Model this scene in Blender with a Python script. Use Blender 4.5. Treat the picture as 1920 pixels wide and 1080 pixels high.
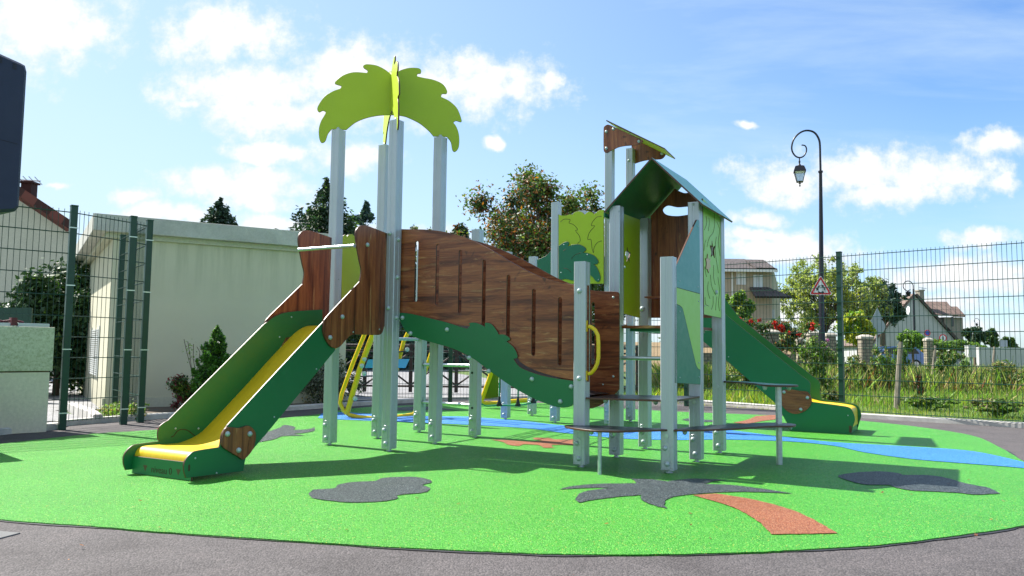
import bpy, bmesh, math, random
import numpy as np
from mathutils import Matrix, Vector, geometry
random.seed(7); np.random.seed(7)
for o in list(bpy.data.objects): bpy.data.objects.remove(o)
scene = bpy.context.scene
C = scene.collection
R = math.radians

# ------------------------------------------------------------------ camera
F, PITCH, ROLL, EYE = 1488.0, 0.07916, 0.01183, 0.8576
cd = bpy.data.cameras.new('camera'); cam = bpy.data.objects.new('camera', cd); C.objects.link(cam)
cd.sensor_width = 36; cd.lens = F/1920*36; cd.clip_end = 4000; cd.clip_start = .05
cp, sp, cr, sr = math.cos(PITCH), math.sin(PITCH), math.cos(ROLL), math.sin(ROLL)
fw = Vector((0, cp, sp)); upv = Vector((0, -sp, cp)); ri = Vector((1, 0, 0))
cx = ri*cr + upv*sr; cy = -ri*sr + upv*cr
M = Matrix((cx, cy, -fw)).transposed().to_4x4(); M.translation = (0, 0, EYE)
cam.matrix_world = M
scene.camera = cam

def ray(px, py):
    a, b = (px-960)/F, (py-540)/F
    u, v = a*cr+b*sr, -a*sr+b*cr
    return Vector((u, cp+v*sp, sp-v*cp))
def gnd(px, py, z=0.0):
    d = ray(px, py); t = (z-EYE)/d.z
    return Vector((d.x*t, d.y*t, z))
def atY(px, py, Y):
    d = ray(px, py); t = Y/d.y
    return Vector((d.x*t, Y, EYE+d.z*t))

# ------------------------------------------------------------------ sun, sky, exposure
SUN_EL, SUN_AZ = 50.0, 149.0      # azimuth of the direction TO the sun, degrees from +x
sd = bpy.data.lights.new('sun', 'SUN'); sun = bpy.data.objects.new('sun', sd); C.objects.link(sun)
sd.energy = 4.9; sd.angle = R(.5); sd.color = (1, .955, .88)
sv = Vector((math.cos(R(SUN_AZ))*math.cos(R(SUN_EL)), math.sin(R(SUN_AZ))*math.cos(R(SUN_EL)), math.sin(R(SUN_EL))))
sun.rotation_euler = sv.to_track_quat('Z', 'Y').to_euler()
scene.view_settings.view_transform = 'Standard'
scene.view_settings.look = 'None'
scene.view_settings.exposure = 1.2
scene.view_settings.gamma = 1

class NT:
    """small node helper"""
    def __init__(s, nt): s.nt = nt; s.l = nt.links
    def n(s, t, **k):
        nd = s.nt.nodes.new(t)
        for a, b in k.items(): setattr(nd, a, b)
        return nd
    def sock(s, i, v):
        if isinstance(v, bpy.types.NodeSocket): s.l.new(v, i)
        elif v is not None: i.default_value = v
    def m(s, op, a, b=None, c=None, clamp=False):
        nd = s.n('ShaderNodeMath', operation=op, use_clamp=clamp)
        s.sock(nd.inputs[0], a)
        if b is not None: s.sock(nd.inputs[1], b)
        if c is not None: s.sock(nd.inputs[2], c)
        return nd.outputs[0]
    def v(s, op, a, b=None):
        nd = s.n('ShaderNodeVectorMath', operation=op)
        s.sock(nd.inputs[0], a)
        if b is not None: s.sock(nd.inputs[1], b)
        return nd.outputs['Value'] if op in ('LENGTH', 'DOT_PRODUCT') else nd.outputs[0]
    def noise(s, vec, scale, detail=4, rough=.55, dist=0.0):
        nd = s.n('ShaderNodeTexNoise')
        if vec is not None: s.l.new(vec, nd.inputs['Vector'])
        nd.inputs['Scale'].default_value = scale; nd.inputs['Detail'].default_value = detail
        nd.inputs['Roughness'].default_value = rough; nd.inputs['Distortion'].default_value = dist
        return nd
    def ramp(s, fac, stops, interp='LINEAR'):
        nd = s.n('ShaderNodeValToRGB'); e = nd.color_ramp.elements; nd.color_ramp.interpolation = interp
        while len(e) < len(stops): e.new(.5)
        for el, (p, c) in zip(e, stops):
            el.position = p; el.color = (*c, 1) if len(c) == 3 else c
        s.l.new(fac, nd.inputs[0]); return nd.outputs[0]
    def mix(s, f, a, b, mode='MIX'):
        nd = s.n('ShaderNodeMix', data_type='RGBA', blend_type=mode)
        s.sock(nd.inputs[0], f)
        for i, v in ((6, a), (7, b)):
            if isinstance(v, tuple) and len(v) == 3: v = (*v, 1)
            s.sock(nd.inputs[i], v)
        return nd.outputs[2]
    def mapr(s, val, a, b, c=0., d=1., smooth=False):
        nd = s.n('ShaderNodeMapRange')
        if smooth: nd.interpolation_type = 'SMOOTHSTEP'
        s.l.new(val, nd.inputs[0])
        for i, v in enumerate((a, b, c, d)): nd.inputs[i+1].default_value = v
        return nd.outputs[0]

w = bpy.data.worlds.new('World'); scene.world = w; w.use_nodes = True
w.node_tree.nodes.clear(); N = NT(w.node_tree)
sky = N.n('ShaderNodeTexSky', sky_type='NISHITA'); sky.sun_disc = False
sky.sun_elevation = R(SUN_EL); sky.sun_rotation = R(90-SUN_AZ)
sky.air_density = 1.0; sky.dust_density = .55; sky.ozone_density = 2.2
tc = N.n('ShaderNodeTexCoord'); D = tc.outputs['Generated']
sep = N.n('ShaderNodeSeparateXYZ'); N.l.new(D, sep.inputs[0])
ysafe = N.m('MAXIMUM', sep.outputs[1], .12)
gu = N.m('DIVIDE', sep.outputs[0], ysafe); gv = N.m('DIVIDE', sep.outputs[2], ysafe)
comb = N.n('ShaderNodeCombineXYZ'); N.l.new(gu, comb.inputs[0]); N.l.new(gv, comb.inputs[1])
G = comb.outputs[0]
wn = N.noise(G, 7, 6, .6)
wn2 = N.noise(G, 26, 6, .65)
bn = N.noise(G, 2.6, 5, .6)
# cloud masses: centre and half size given as sky directions (x over y, z over y)
CL = [(60,50,150,62),(420,62,112,48),(510,165,150,52),(640,150,110,62),(560,215,120,34),(770,175,110,48),(905,165,115,45),(960,170,60,25),
      (1022,155,16,20),(505,293,48,13),(655,308,70,26),(440,352,110,22),(470,378,80,18),(400,196,25,12),(120,341,36,7),(221,372,27,13),(340,405,110,14),(500,420,120,13),
      (1610,335,140,42),(1740,328,100,34),(1660,368,160,18),(1500,330,45,26),(1430,472,120,24),(1480,455,70,24),(1880,275,60,22),(1905,356,34,15),
      (1850,452,60,14),(1820,515,150,24),(1700,560,170,18),(1413,412,50,12),(1415,228,26,7),(922,262,16,11),(700,450,130,18),(1400,440,60,12),(1600,600,330,24),(860,600,400,26)]
wp = N.noise(G, 5.5, 5, .6)
Gw = N.v('ADD', G, N.v('MULTIPLY', N.v('SUBTRACT', wp.outputs['Color'], (.5, .5, .5)), (.16, .07, 0)))
dens = None
for (px, py, a, b) in CL:
    d = ray(px, py); u0, v0 = d.x/d.y, d.z/d.y
    q = N.v('SUBTRACT', Gw, (u0, v0, 0)); q = N.v('MULTIPLY', q, (F/a*.80, F/b*.80, 0))
    e = N.m('SUBTRACT', 1.0, N.v('LENGTH', q))
    dens = e if dens is None else N.m('MAXIMUM', dens, e)
w1 = N.m('MULTIPLY', N.m('SUBTRACT', wn.outputs[0], .5), 3.2)
w2 = N.m('MULTIPLY', N.m('SUBTRACT', wn2.outputs[0], .5), 2.4)
dens = N.m('ADD', N.m('MAXIMUM', dens, -1.2), N.m('ADD', w1, w2))
cov = N.mapr(dens, -.42, .58, smooth=True)
front = N.mapr(sep.outputs[1], .12, .3)
gen = N.noise(D, 2.2, 7, .6)
gcov = N.mapr(gen.outputs[0], .5, .66, smooth=True)
cov = N.mix(front, gcov, cov)
# thin veil of high haze, thicker towards the left (sun) side and the horizon
stm = N.n('ShaderNodeMapping'); N.l.new(G, stm.inputs[0]); stm.inputs['Scale'].default_value = (1.1, 5.5, 1); stm.inputs['Rotation'].default_value = (0, 0, R(-14))
veil = N.noise(stm.outputs[0], 2.3, 7, .6, .3)
veilm = N.mapr(veil.outputs[0], .36, .8, 0, .75)
lft = N.mapr(gu, -.75, .55, .72, .0)
low = N.mapr(gv, .02, .34, .36, 0.0)
base = N.mix(1.0, sky.outputs[0], (.80, 1.0, 1.22, 1), 'MULTIPLY')
skyc = N.mix(1.0, base, (1, 1, 1, 1), 'MULTIPLY')
va = N.m('MAXIMUM', N.m('MULTIPLY', veilm, .75), N.m('ADD', lft, low), clamp=True)
hz = N.mix(va, skyc, (4.0, 4.95, 5.5, 1))
shade = N.mapr(wn2.outputs[0], .3, .75, .84, 1.12)
thick = N.mapr(dens, .15, 1.3)
wn3 = N.noise(N.v('ADD', G, (.0, .012, 0)), 12, 6, .6)
und = N.mapr(N.m('SUBTRACT', wn3.outputs[0], wn.outputs[0]), -.12, .12, -.25, .25)
cshade = N.m('ADD', N.m('MULTIPLY', thick, .85), N.m('MULTIPLY', N.mapr(wn2.outputs[0], .3, .7), .35), clamp=True)
cc = N.mix(cshade, (4.7, 5.15, 5.6, 1), (6.3, 6.3, 6.3, 1))
fin = N.mix(cov, hz, cc)
bg = N.n('ShaderNodeBackground'); N.l.new(fin, bg.inputs[0]); bg.inputs[1].default_value = .082
wo = N.n('ShaderNodeOutputWorld'); N.l.new(bg.outputs[0], wo.inputs[0])
scene.cycles.max_bounces = 8
scene.cycles.transparent_max_bounces = 16

# ------------------------------------------------------------------ materials
MATS = {}
def newmat(name):
    m = bpy.data.materials.new(name); m.use_nodes = True; m.node_tree.nodes.clear()
    n = NT(m.node_tree); b = n.n('ShaderNodeBsdfPrincipled'); o = n.n('ShaderNodeOutputMaterial')
    n.l.new(b.outputs[0], o.inputs[0]); MATS[name] = m
    return m, n, b
def bump(n, b, h, strength=.3, dist=.01):
    bp = n.n('ShaderNodeBump'); bp.inputs['Strength'].default_value = strength; bp.inputs['Distance'].default_value = dist
    n.l.new(h, bp.inputs['Height']); n.l.new(bp.outputs[0], b.inputs['Normal'])
def mottled(name, col, rough=.5, var=.12, scale=6, metallic=0., spec=.5, bmp=0., bscale=120, coat=0.):
    m, n, b = newmat(name)
    t = n.n('ShaderNodeTexCoord')
    a = n.noise(t.outputs['Object'], scale, 6, .6)
    lo = tuple(c*(1-var) for c in col); hi = tuple(min(1, c*(1+var)) for c in col)
    n.l.new(n.ramp(a.outputs[0], [(.3, lo), (.7, hi)]), b.inputs['Base Color'])
    b.inputs['Metallic'].default_value = metallic; b.inputs['Specular IOR Level'].default_value = spec
    r = n.noise(t.outputs['Object'], scale*2.7, 5, .6)
    n.l.new(n.mapr(r.outputs[0], .3, .7, max(0, rough-.07), rough+.07), b.inputs['Roughness'])
    b.inputs['Coat Weight'].default_value = coat
    if bmp: bump(n, b, n.noise(t.outputs['Object'], bscale, 4).outputs[0], bmp, .004)
    return m
# high pressure laminate panels: faint emboss, satin sheen
def hpl(name, col, rough=.42):
    m, n, b = newmat(name); t = n.n('ShaderNodeTexCoord'); P = t.outputs['Object']
    a = n.noise(P, 1.7, 6, .6); d = n.noise(P, 14, 8, .75, .3)
    lo = tuple(c*.93 for c in col); hi = tuple(min(1, c*1.07) for c in col)
    c = n.ramp(a.outputs[0], [(.3, lo), (.7, hi)])
    dust = tuple(min(1, c_*.85+.022) for c_ in col)
    c = n.mix(n.mapr(d.outputs[0], .56, .74, 0, .40), c, (*dust, 1))
    mp = n.n('ShaderNodeMapping'); n.l.new(P, mp.inputs[0]); mp.inputs['Scale'].default_value = (90, 5, 5); mp.inputs['Rotation'].default_value = (0, 0, .6)
    sc = n.noise(mp.outputs[0], 1.6, 6, .8); c = n.mix(n.mapr(sc.outputs[0], .70, .76, 0, .25), c, (*tuple(min(1, c_*.6+.14) for c_ in col), 1))
    n.l.new(c, b.inputs['Base Color']); n.l.new(n.mapr(d.outputs[0], .3, .7, rough-.05, rough+.12), b.inputs['Roughness'])
    bump(n, b, n.noise(P, 500, 3).outputs[0], .05, .002)
hpl('hpl_green', (.008, .150, .048), .38); hpl('hpl_lime', (.40, .52, .012), .42); hpl('hpl_teal', (.085, .30, .29)); hpl('hpl_pale_lime', (.33, .60, .115))
hpl('hpl_mint_green', (.028, .20, .125)); hpl('hpl_leaf_green', (.006, .15, .075)); hpl('hpl_roof', (.012, .13, .05), .3); hpl('hpl_beige', (.62, .42, .22))
hpl('hpl_blue', (.07, .35, .65)); hpl('hpl_olive', (.13, .15, .015)); hpl('hpl_dark', (.022, .026, .032), .3)
mottled('edge_brown', (.09, .035, .018), .45, .2, 30)
mottled('groove_brown', (.05, .03, .012), .7, .1, 10)
def worn_yellow():
    m, n, b = newmat('yellow_plastic'); t = n.n('ShaderNodeTexCoord'); P = t.outputs['Object']
    mp = n.n('ShaderNodeMapping'); n.l.new(P, mp.inputs[0]); mp.inputs['Scale'].default_value = (30, 2.2, 2.2)
    s = n.noise(mp.outputs[0], 2.0, 8, .7); d = n.noise(P, 5, 7, .7)
    c = n.ramp(s.outputs[0], [(.3, (.66, .42, .006)), (.7, (.80, .53, .010))])
    c = n.mix(n.mapr(d.outputs[0], .60, .72, 0, .35), c, (.45, .30, .03, 1))
    n.l.new(c, b.inputs['Base Color']); n.l.new(n.mapr(s.outputs[0], .3, .7, .36, .56), b.inputs['Roughness']); bump(n, b, s.outputs[0], .08, .002)
worn_yellow()
mottled('yellow_paint', (.74, .50, .010), .35, .06, 8)
mottled('bolt_cap', (.42, .50, .50), .3, .12, 60, metallic=.2)
mottled('rope_green', (.01, .25, .13), .7, .2, 200, bmp=.4, bscale=600)
mottled('black_rubber', (.012, .014, .02), .5, .2, 50)
mottled('galvanised', (.50, .55, .57), .36, .15, 40, metallic=.75)
mottled('fence_green', (.003, .040, .024), .4, .15, 10)
mottled('fence_clip', (.65, .7, .66), .35, .1, 10, metallic=.4)
mottled('navy_plastic', (.012, .022, .052), .5, .1, 4, bmp=.25, bscale=900)
mottled('lamp_navy', (.003, .003, .010), .4, .1, 10)
mottled('dark_brown_paint', (.03, .017, .014), .6, .2, 8)

def aluminium():
    m, n, b = newmat('aluminium')
    t = n.n('ShaderNodeTexCoord'); mp = n.n('ShaderNodeMapping'); n.l.new(t.outputs['Object'], mp.inputs[0]); mp.inputs['Scale'].default_value = (60, 60, .6)
    a = n.noise(mp.outputs[0], 3, 4); d = n.noise(t.outputs['Object'], 9, 6, .65)
    c1 = n.ramp(a.outputs[0], [(.3, (.43, .465, .495)), (.7, (.47, .505, .535))])
    # scuffs near the feet
    g = n.n('ShaderNodeSeparateXYZ'); n.l.new(t.outputs['Object'], g.inputs[0])
    lowm = n.mapr(g.outputs[2], .05, .32, 1, 0)
    sc = n.noise(t.outputs['Object'], 38, 7, .7)
    sm = n.m('MULTIPLY', n.mapr(sc.outputs[0], .52, .62), n.m('MULTIPLY', lowm, .55))
    n.l.new(n.mix(sm, c1, (.26, .27, .24, 1)), b.inputs['Base Color'])
    b.inputs['Metallic'].default_value = .35
    n.l.new(n.mapr(d.outputs[0], .3, .7, .30, .46), b.inputs['Roughness'])
    bump(n, b, a.outputs[0], .02, .001)
aluminium()

def wood(name, horizontal):
    m, n, b = newmat(name)
    t = n.n('ShaderNodeTexCoord'); mp = n.n('ShaderNodeMapping'); n.l.new(t.outputs['Object'], mp.inputs[0])
    mp.inputs['Scale'].default_value = (1.1, 11, 4) if horizontal else (13, .9, 4)
    mp.inputs['Location'].default_value = (3.1, 1.7, 0)
    v = mp.outputs[0]
    warp = n.noise(v, .9, 3, .5)
    v2 = n.v('ADD', v, n.v('MULTIPLY', warp.outputs['Color'], (1.1, 1.1, 0)))
    a = n.noise(v2, 1.2, 9, .66, .8)
    fine = n.noise(v2, 9, 6, .7)
    pale = n.noise(n.v('ADD', v2, (7.3, 2.2, 0)), 1.3, 7, .7, 1.2)
    c = n.ramp(a.outputs[0], [(.28, (.026, .007, .003)), (.38, (.11, .027, .009)), (.48, (.22, .058, .019)), (.62, (.34, .108, .036)), (.76, (.46, .19, .07))])
    pm = n.mapr(pale.outputs[0], .575, .68, 0, .8)
    c = n.mix(pm, c, (.52, .28, .115, 1))
    fm = n.mapr(fine.outputs[0], .35, .65, .72, 1.22)
    kn = n.noise(t.outputs['Object'], 7, 3, .6, 1.0)
    km = n.mapr(kn.outputs[0], .66, .74, 0, .7)
    c = n.mix(km, c, (.02, .008, .004, 1))
    c = n.mix(1.0, c, fm, 'MULTIPLY')
    n.l.new(c, b.inputs['Base Color'])
    n.l.new(n.mapr(fine.outputs[0], .3, .7, .30, .44), b.inputs['Roughness'])
    bump(n, b, fine.outputs[0], .06, .002)
wood('wood_horizontal', True); wood('wood_vertical', False)

def rubber(name, c_dark, c_mid, c_light, speck, fleck=None):
    """poured rubber granules"""
    m, n, b = newmat(name)
    t = n.n('ShaderNodeTexCoord'); P = t.outputs['Object']
    vo = n.n('ShaderNodeTexVoronoi'); n.l.new(P, vo.inputs['Vector']); vo.inputs['Scale'].default_value = 210
    vc = n.n('ShaderNodeSeparateColor'); n.l.new(vo.outputs['Color'], vc.inputs[0])
    c = n.ramp(vc.outputs[0], [(.0, c_dark), (.35, c_mid), (.8, c_light), (1., speck)])
    big = n.noise(P, 1.3, 6, .6)
    c = n.mix(1.0, c, n.ramp(big.outputs[0], [(.3, (.90, .90, .90)), (.7, (1.08, 1.07, 1.06))]), 'MULTIPLY')
    dn = n.noise(n.v('ADD', P, (3, 1, 0)), 3.4, 9, .78, .6)
    c = n.mix(n.mapr(dn.outputs[0], .56, .74, 0, .13), c, (.10, .115, .075, 1))
    if fleck:
        fm = n.m('GREATER_THAN', vc.outputs[1], .987)
        c = n.mix(fm, c, (*fleck, 1))
    n.l.new(c, b.inputs['Base Color'])
    b.inputs['Specular IOR Level'].default_value = .32
    n.l.new(n.mapr(vc.outputs[2], 0, 1, .27, .62), b.inputs['Roughness'])
    h = n.mapr(vo.outputs['Distance'], 0, .8, 1, 0)
    h2 = n.m('ADD', h, n.m('MULTIPLY', vc.outputs[1], .7))
    h3 = n.m('ADD', h2, n.m('MULTIPLY', n.noise(P, 45, 3).outputs[0], 1.1))
    bump(n, b, h3, .9, .0045)
rubber('rubber_green', (.015, .16, .008), (.036, .29, .013), (.072, .39, .026), (.20, .56, .10), (.6, .5, .08))
rubber('rubber_dark', (.006, .012, .014), (.016, .028, .032), (.038, .058, .062), (.22, .26, .26))
rubber('rubber_blue', (.012, .12, .42), (.020, .19, .60), (.040, .27, .76), (.16, .40, .80))
rubber('rubber_orange', (.16, .040, .014), (.28, .080, .030), (.38, .125, .05), (.52, .28, .15))

def asphalt(name, c0, c1, c2):
    m, n, b = newmat(name)
    t = n.n('ShaderNodeTexCoord'); P = t.outputs['Object']
    vo = n.n('ShaderNodeTexVoronoi'); n.l.new(P, vo.inputs['Vector']); vo.inputs['Scale'].default_value = 120
    vc = n.n('ShaderNodeSeparateColor'); n.l.new(vo.outputs['Color'], vc.inputs[0])
    c = n.ramp(vc.outputs[0], [(0, c0), (.5, c1), (1, c2)])
    st = n.noise(P, 2.2, 8, .68, .4)
    c = n.mix(1.0, c, n.ramp(st.outputs[0], [(.3, (.66, .64, .64)), (.5, (1, 1, 1)), (.72, (1.22, 1.19, 1.18))]), 'MULTIPLY')
    sc = n.noise(P, 14, 8, .75, .3)
    c = n.mix(n.mapr(sc.outputs[0], .62, .70, 0, .55), c, (.05, .045, .048, 1))
    wh = n.noise(n.v('ADD', P, (5, 9, 0)), 6, 8, .8, .5)
    c = n.mix(n.mapr(wh.outputs[0], .68, .76, 0, .3), c, (.40, .38, .38, 1))
    n.l.new(c, b.inputs['Base Color']); b.inputs['Roughness'].default_value = .85
    h = n.m('ADD', n.mapr(vo.outputs['Distance'], 0, .8, 1, 0), n.noise(P, 50, 4).outputs[0])
    bump(n, b, h, .7, .005)
asphalt('asphalt', (.050, .044, .044), (.074, .065, .065), (.108, .095, .095))
asphalt('road_asphalt', (.15, .15, .155), (.22, .22, .225), (.32, .32, .33))

def concrete(name, col, scale=4, var=.15, rough=.85):
    m, n, b = newmat(name)
    t = n.n('ShaderNodeTexCoord'); P = t.outputs['Object']
    a = n.noise(P, scale, 8, .65); f = n.noise(P, scale*22, 5, .7)
    lo = tuple(c*(1-var) for c in col); hi = tuple(min(1, c*(1+var)) for c in col)
    c = n.ramp(a.outputs[0], [(.3, lo), (.7, hi)])
    c = n.mix(1.0, c, n.ramp(f.outputs[0], [(.3, (.86, .86, .85)), (.7, (1.08, 1.08, 1.08))]), 'MULTIPLY')
    n.l.new(c, b.inputs['Base Color']); b.inputs['Roughness'].default_value = rough
    bump(n, b, f.outputs[0], .25, .006)
    return m
concrete('kerb_concrete', (.50, .48, .45), 5, .25); concrete('render_cream', (.50, .49, .38), 1.2, .06); concrete('render_white', (.44, .44, .44), 1.5, .08)
concrete('render_tan', (.40, .33, .25), 1.5, .1); concrete('roof_concrete', (.46, .455, .41), 3, .18); concrete('stone_cap', (.42, .38, .32), 6, .2)
mottled('bitumen', (.022, .021, .024), .6, .5, 30)
concrete('soil', (.10, .075, .055), 6, .3); concrete('cabinet_cream', (.70, .63, .50), 1.5, .07, .5); concrete('old_wood', (.23, .20, .16), 9, .35)
concrete('chimney', (.28, .25, .2), 4, .2); concrete('manhole', (.13, .13, .13), 9, .2)

def stained(name, col):
    m, n, b = newmat(name); t = n.n('ShaderNodeTexCoord'); P = t.outputs['Object']; g = n.n('ShaderNodeSeparateXYZ'); n.l.new(P, g.inputs[0])
    mp = n.n('ShaderNodeMapping'); n.l.new(P, mp.inputs[0]); mp.inputs['Scale'].default_value = (5, 5, .35)
    st = n.noise(mp.outputs[0], 1.5, 8, .7); a = n.noise(P, .9, 8, .65); f = n.noise(P, 70, 5, .7)
    c = n.ramp(a.outputs[0], [(.3, tuple(x*.93 for x in col)), (.7, tuple(x*1.05 for x in col))])
    topm = n.mapr(g.outputs[2], 1.5, 2.35, 0, 1)
    c = n.mix(n.m('MULTIPLY', n.mapr(st.outputs[0], .45, .7), n.m('MULTIPLY', topm, .55)), c, (.24, .26, .15, 1))
    foot = n.mapr(g.outputs[2], .05, .45, 1, 0)
    c = n.mix(n.m('MULTIPLY', foot, n.mapr(a.outputs[0], .35, .65, .1, .5)), c, (.24, .22, .17, 1))
    n.l.new(c, b.inputs['Base Color']); b.inputs['Roughness'].default_value = .9; bump(n, b, f.outputs[0], .35, .005)
stained('garage_render', (.58, .55, .41))
def speckled():
    m, n, b = newmat('cabinet_speckled')
    t = n.n('ShaderNodeTexCoord'); P = t.outputs['Object']
    a = n.noise(P, 42, 7, .75); c = n.ramp(a.outputs[0], [(.36, (.34, .35, .22)), (.5, (.50, .50, .36)), (.62, (.58, .58, .44))])
    e = n.noise(P, 3, 5, .6); c = n.mix(n.mapr(e.outputs[0], .55, .7, 0, .4), c, (.30, .33, .16, 1))
    n.l.new(c, b.inputs['Base Color']); b.inputs['Roughness'].default_value = .6
speckled()
def stone():
    m, n, b = newmat('stone_blocks')
    t = n.n('ShaderNodeTexCoord'); P = t.outputs['Object']
    br = n.n('ShaderNodeTexBrick'); mp = n.n('ShaderNodeMapping'); n.l.new(P, mp.inputs[0]); mp.inputs['Rotation'].default_value = (R(90), 0, 0)
    n.l.new(mp.outputs[0], br.inputs['Vector']); br.inputs['Scale'].default_value = 2.4
    br.inputs['Color1'].default_value = (.34, .29, .22, 1); br.inputs['Color2'].default_value = (.20, .18, .15, 1); br.inputs['Mortar'].default_value = (.10, .09, .075, 1)
    br.inputs['Mortar Size'].default_value = .03
    f = n.noise(P, 9, 7, .7)
    n.l.new(n.mix(1.0, br.outputs[0], n.ramp(f.outputs[0], [(.3, (.6, .6, .6)), (.7, (1.25, 1.25, 1.2))]), 'MULTIPLY'), b.inputs['Base Color']); b.inputs['Roughness'].default_value = .9
    bump(n, b, br.outputs['Fac'], -.4, .02)
stone()
def tiles(name, c1, c2, s=3.2):
    m, n, b = newmat(name)
    t = n.n('ShaderNodeTexCoord'); P = t.outputs['UV']
    br = n.n('ShaderNodeTexBrick'); n.l.new(P, br.inputs['Vector']); br.inputs['Scale'].default_value = s
    br.inputs['Color1'].default_value = (*c1, 1); br.inputs['Color2'].default_value = (*c2, 1); br.inputs['Mortar'].default_value = (c1[0]*.25, c1[1]*.25, c1[2]*.25, 1)
    br.inputs['Mortar Size'].default_value = .035; br.inputs['Brick Width'].default_value = .8; br.inputs['Row Height'].default_value = .9
    n.l.new(br.outputs[0], b.inputs['Base Color']); b.inputs['Roughness'].default_value = .8
    bump(n, b, br.outputs['Fac'], -.5, .04)
tiles('roof_tiles_brown', (.065, .052, .050), (.095, .075, .068)); tiles('roof_tiles_red', (.16, .045, .03), (.11, .03, .022)); tiles('roof_tiles_terracotta', (.17, .115, .09), (.13, .085, .068))
def plain(name, col, rough=.5, **k):
    m, n, b = newmat(name); b.inputs['Base Color'].default_value = (*col, 1); b.inputs['Roughness'].default_value = rough
    for a, v in k.items(): b.inputs[a.replace('_', ' ')].default_value = v
    return m
plain('shutter_white', (.62, .64, .66), .5); plain('sign_white', (.8, .8, .8), .35); plain('sign_red', (.62, .012, .015), .35); plain('sign_black', (.015, .015, .018), .4)
plain('sign_back', (.30, .33, .37), .4, Metallic=.3); plain('glass_dark', (.02, .025, .03), .06); plain('car_blue', (.10, .20, .42), .25, Coat_Weight=.8); plain('tyre', (.015, .015, .015), .8)
plain('hub', (.5, .5, .5), .3, Metallic=.8); plain('lamp_glass', (.85, .88, .85), .15, Transmission_Weight=.7); plain('gutter_white', (.7, .7, .68), .4); plain('louvre', (.62, .64, .62), .5)
plain('sign_blue', (.02, .08, .45), .35); plain('maroon_strap', (.10, .012, .02), .6); plain('tin_lid', (.42, .48, .47), .35, Metallic=.5)

def leafmat(name, col, trans=.35, var=.35):
    m = bpy.data.materials.new(name); m.use_nodes = True; m.node_tree.nodes.clear(); n = NT(m.node_tree); MATS[name] = m
    at = n.n('ShaderNodeNewGeometry')
    f = at.outputs['Random Per Island']
    lo = tuple(c*(1-var) for c in col); hi = tuple(min(1, c*(1+var)) for c in col)
    c = n.ramp(f, [(0, lo), (1, hi)])
    d = n.n('ShaderNodeBsdfPrincipled'); n.l.new(c, d.inputs['Base Color']); d.inputs['Roughness'].default_value = .55
    tr = n.n('ShaderNodeBsdfTranslucent'); n.l.new(n.mix(1.0, c, (1.3, 1.5, .7, 1), 'MULTIPLY'), tr.inputs[0])
    mx = n.n('ShaderNodeMixShader'); mx.inputs[0].default_value = trans; n.l.new(d.outputs[0], mx.inputs[1]); n.l.new(tr.outputs[0], mx.inputs[2])
    o = n.n('ShaderNodeOutputMaterial'); n.l.new(mx.outputs[0], o.inputs[0])
leafmat('leaf_green', (0.085,0.155,0.028)); leafmat('leaf_dark', (0.022,0.054,0.016), .2); leafmat('leaf_conifer', (0.028,0.062,0.031), .15); leafmat('leaf_blue_conifer', (0.054,0.105,0.093), .15)
leafmat('leaf_thuja', (0.070,0.186,0.019), .25); leafmat('leaf_orange', (0.310,0.116,0.025), .4); leafmat('leaf_rust', (0.202,0.070,0.028), .35); leafmat('leaf_cherry', (0.109,0.132,0.034), .4)
leafmat('leaf_red', (0.186,0.028,0.039), .3); leafmat('leaf_willow', (0.30,0.34,0.11), .45); leafmat('leaf_yellow', (0.403,0.403,0.031), .45); leafmat('leaf_laurel', (0.031,0.078,0.019), .15)
leafmat('leaf_bright', (0.155,0.279,0.031), .4); leafmat('grass_green', (0.171,0.279,0.034), .35); leafmat('grass_straw', (.30, .24, .11), .3); leafmat('petal_red', (.55, .02, .01), .3)
leafmat('petal_pink', (.50, .12, .42), .3); leafmat('petal_white', (.7, .7, .62), .3); leafmat('leaf_grey', (0.139,0.155,0.116), .2)
mottled('bark', (.10, .075, .055), .9, .3, 12, bmp=.5, bscale=40)
def ground_mat(name, c1, c2, c3, s=3):
    m, n, b = newmat(name)
    t = n.n('ShaderNodeTexCoord'); P = t.outputs['Object']
    a = n.noise(P, s, 9, .7); f = n.noise(P, s*13, 6, .75)
    c = n.ramp(a.outputs[0], [(.3, c1), (.55, c2), (.75, c3)])
    n.l.new(n.mix(1.0, c, n.ramp(f.outputs[0], [(.3, (.55, .55, .55)), (.7, (1.4, 1.4, 1.4))]), 'MULTIPLY'), b.inputs['Base Color'])
    b.inputs['Roughness'].default_value = .95; bump(n, b, f.outputs[0], .8, .03)
ground_mat('field', (.06, .11, .02), (.085, .14, .025), (.13, .13, .05), .6)
ground_mat('leaf_litter', (.16, .11, .06), (.24, .17, .09), (.10, .10, .035), 2.5)

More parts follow.
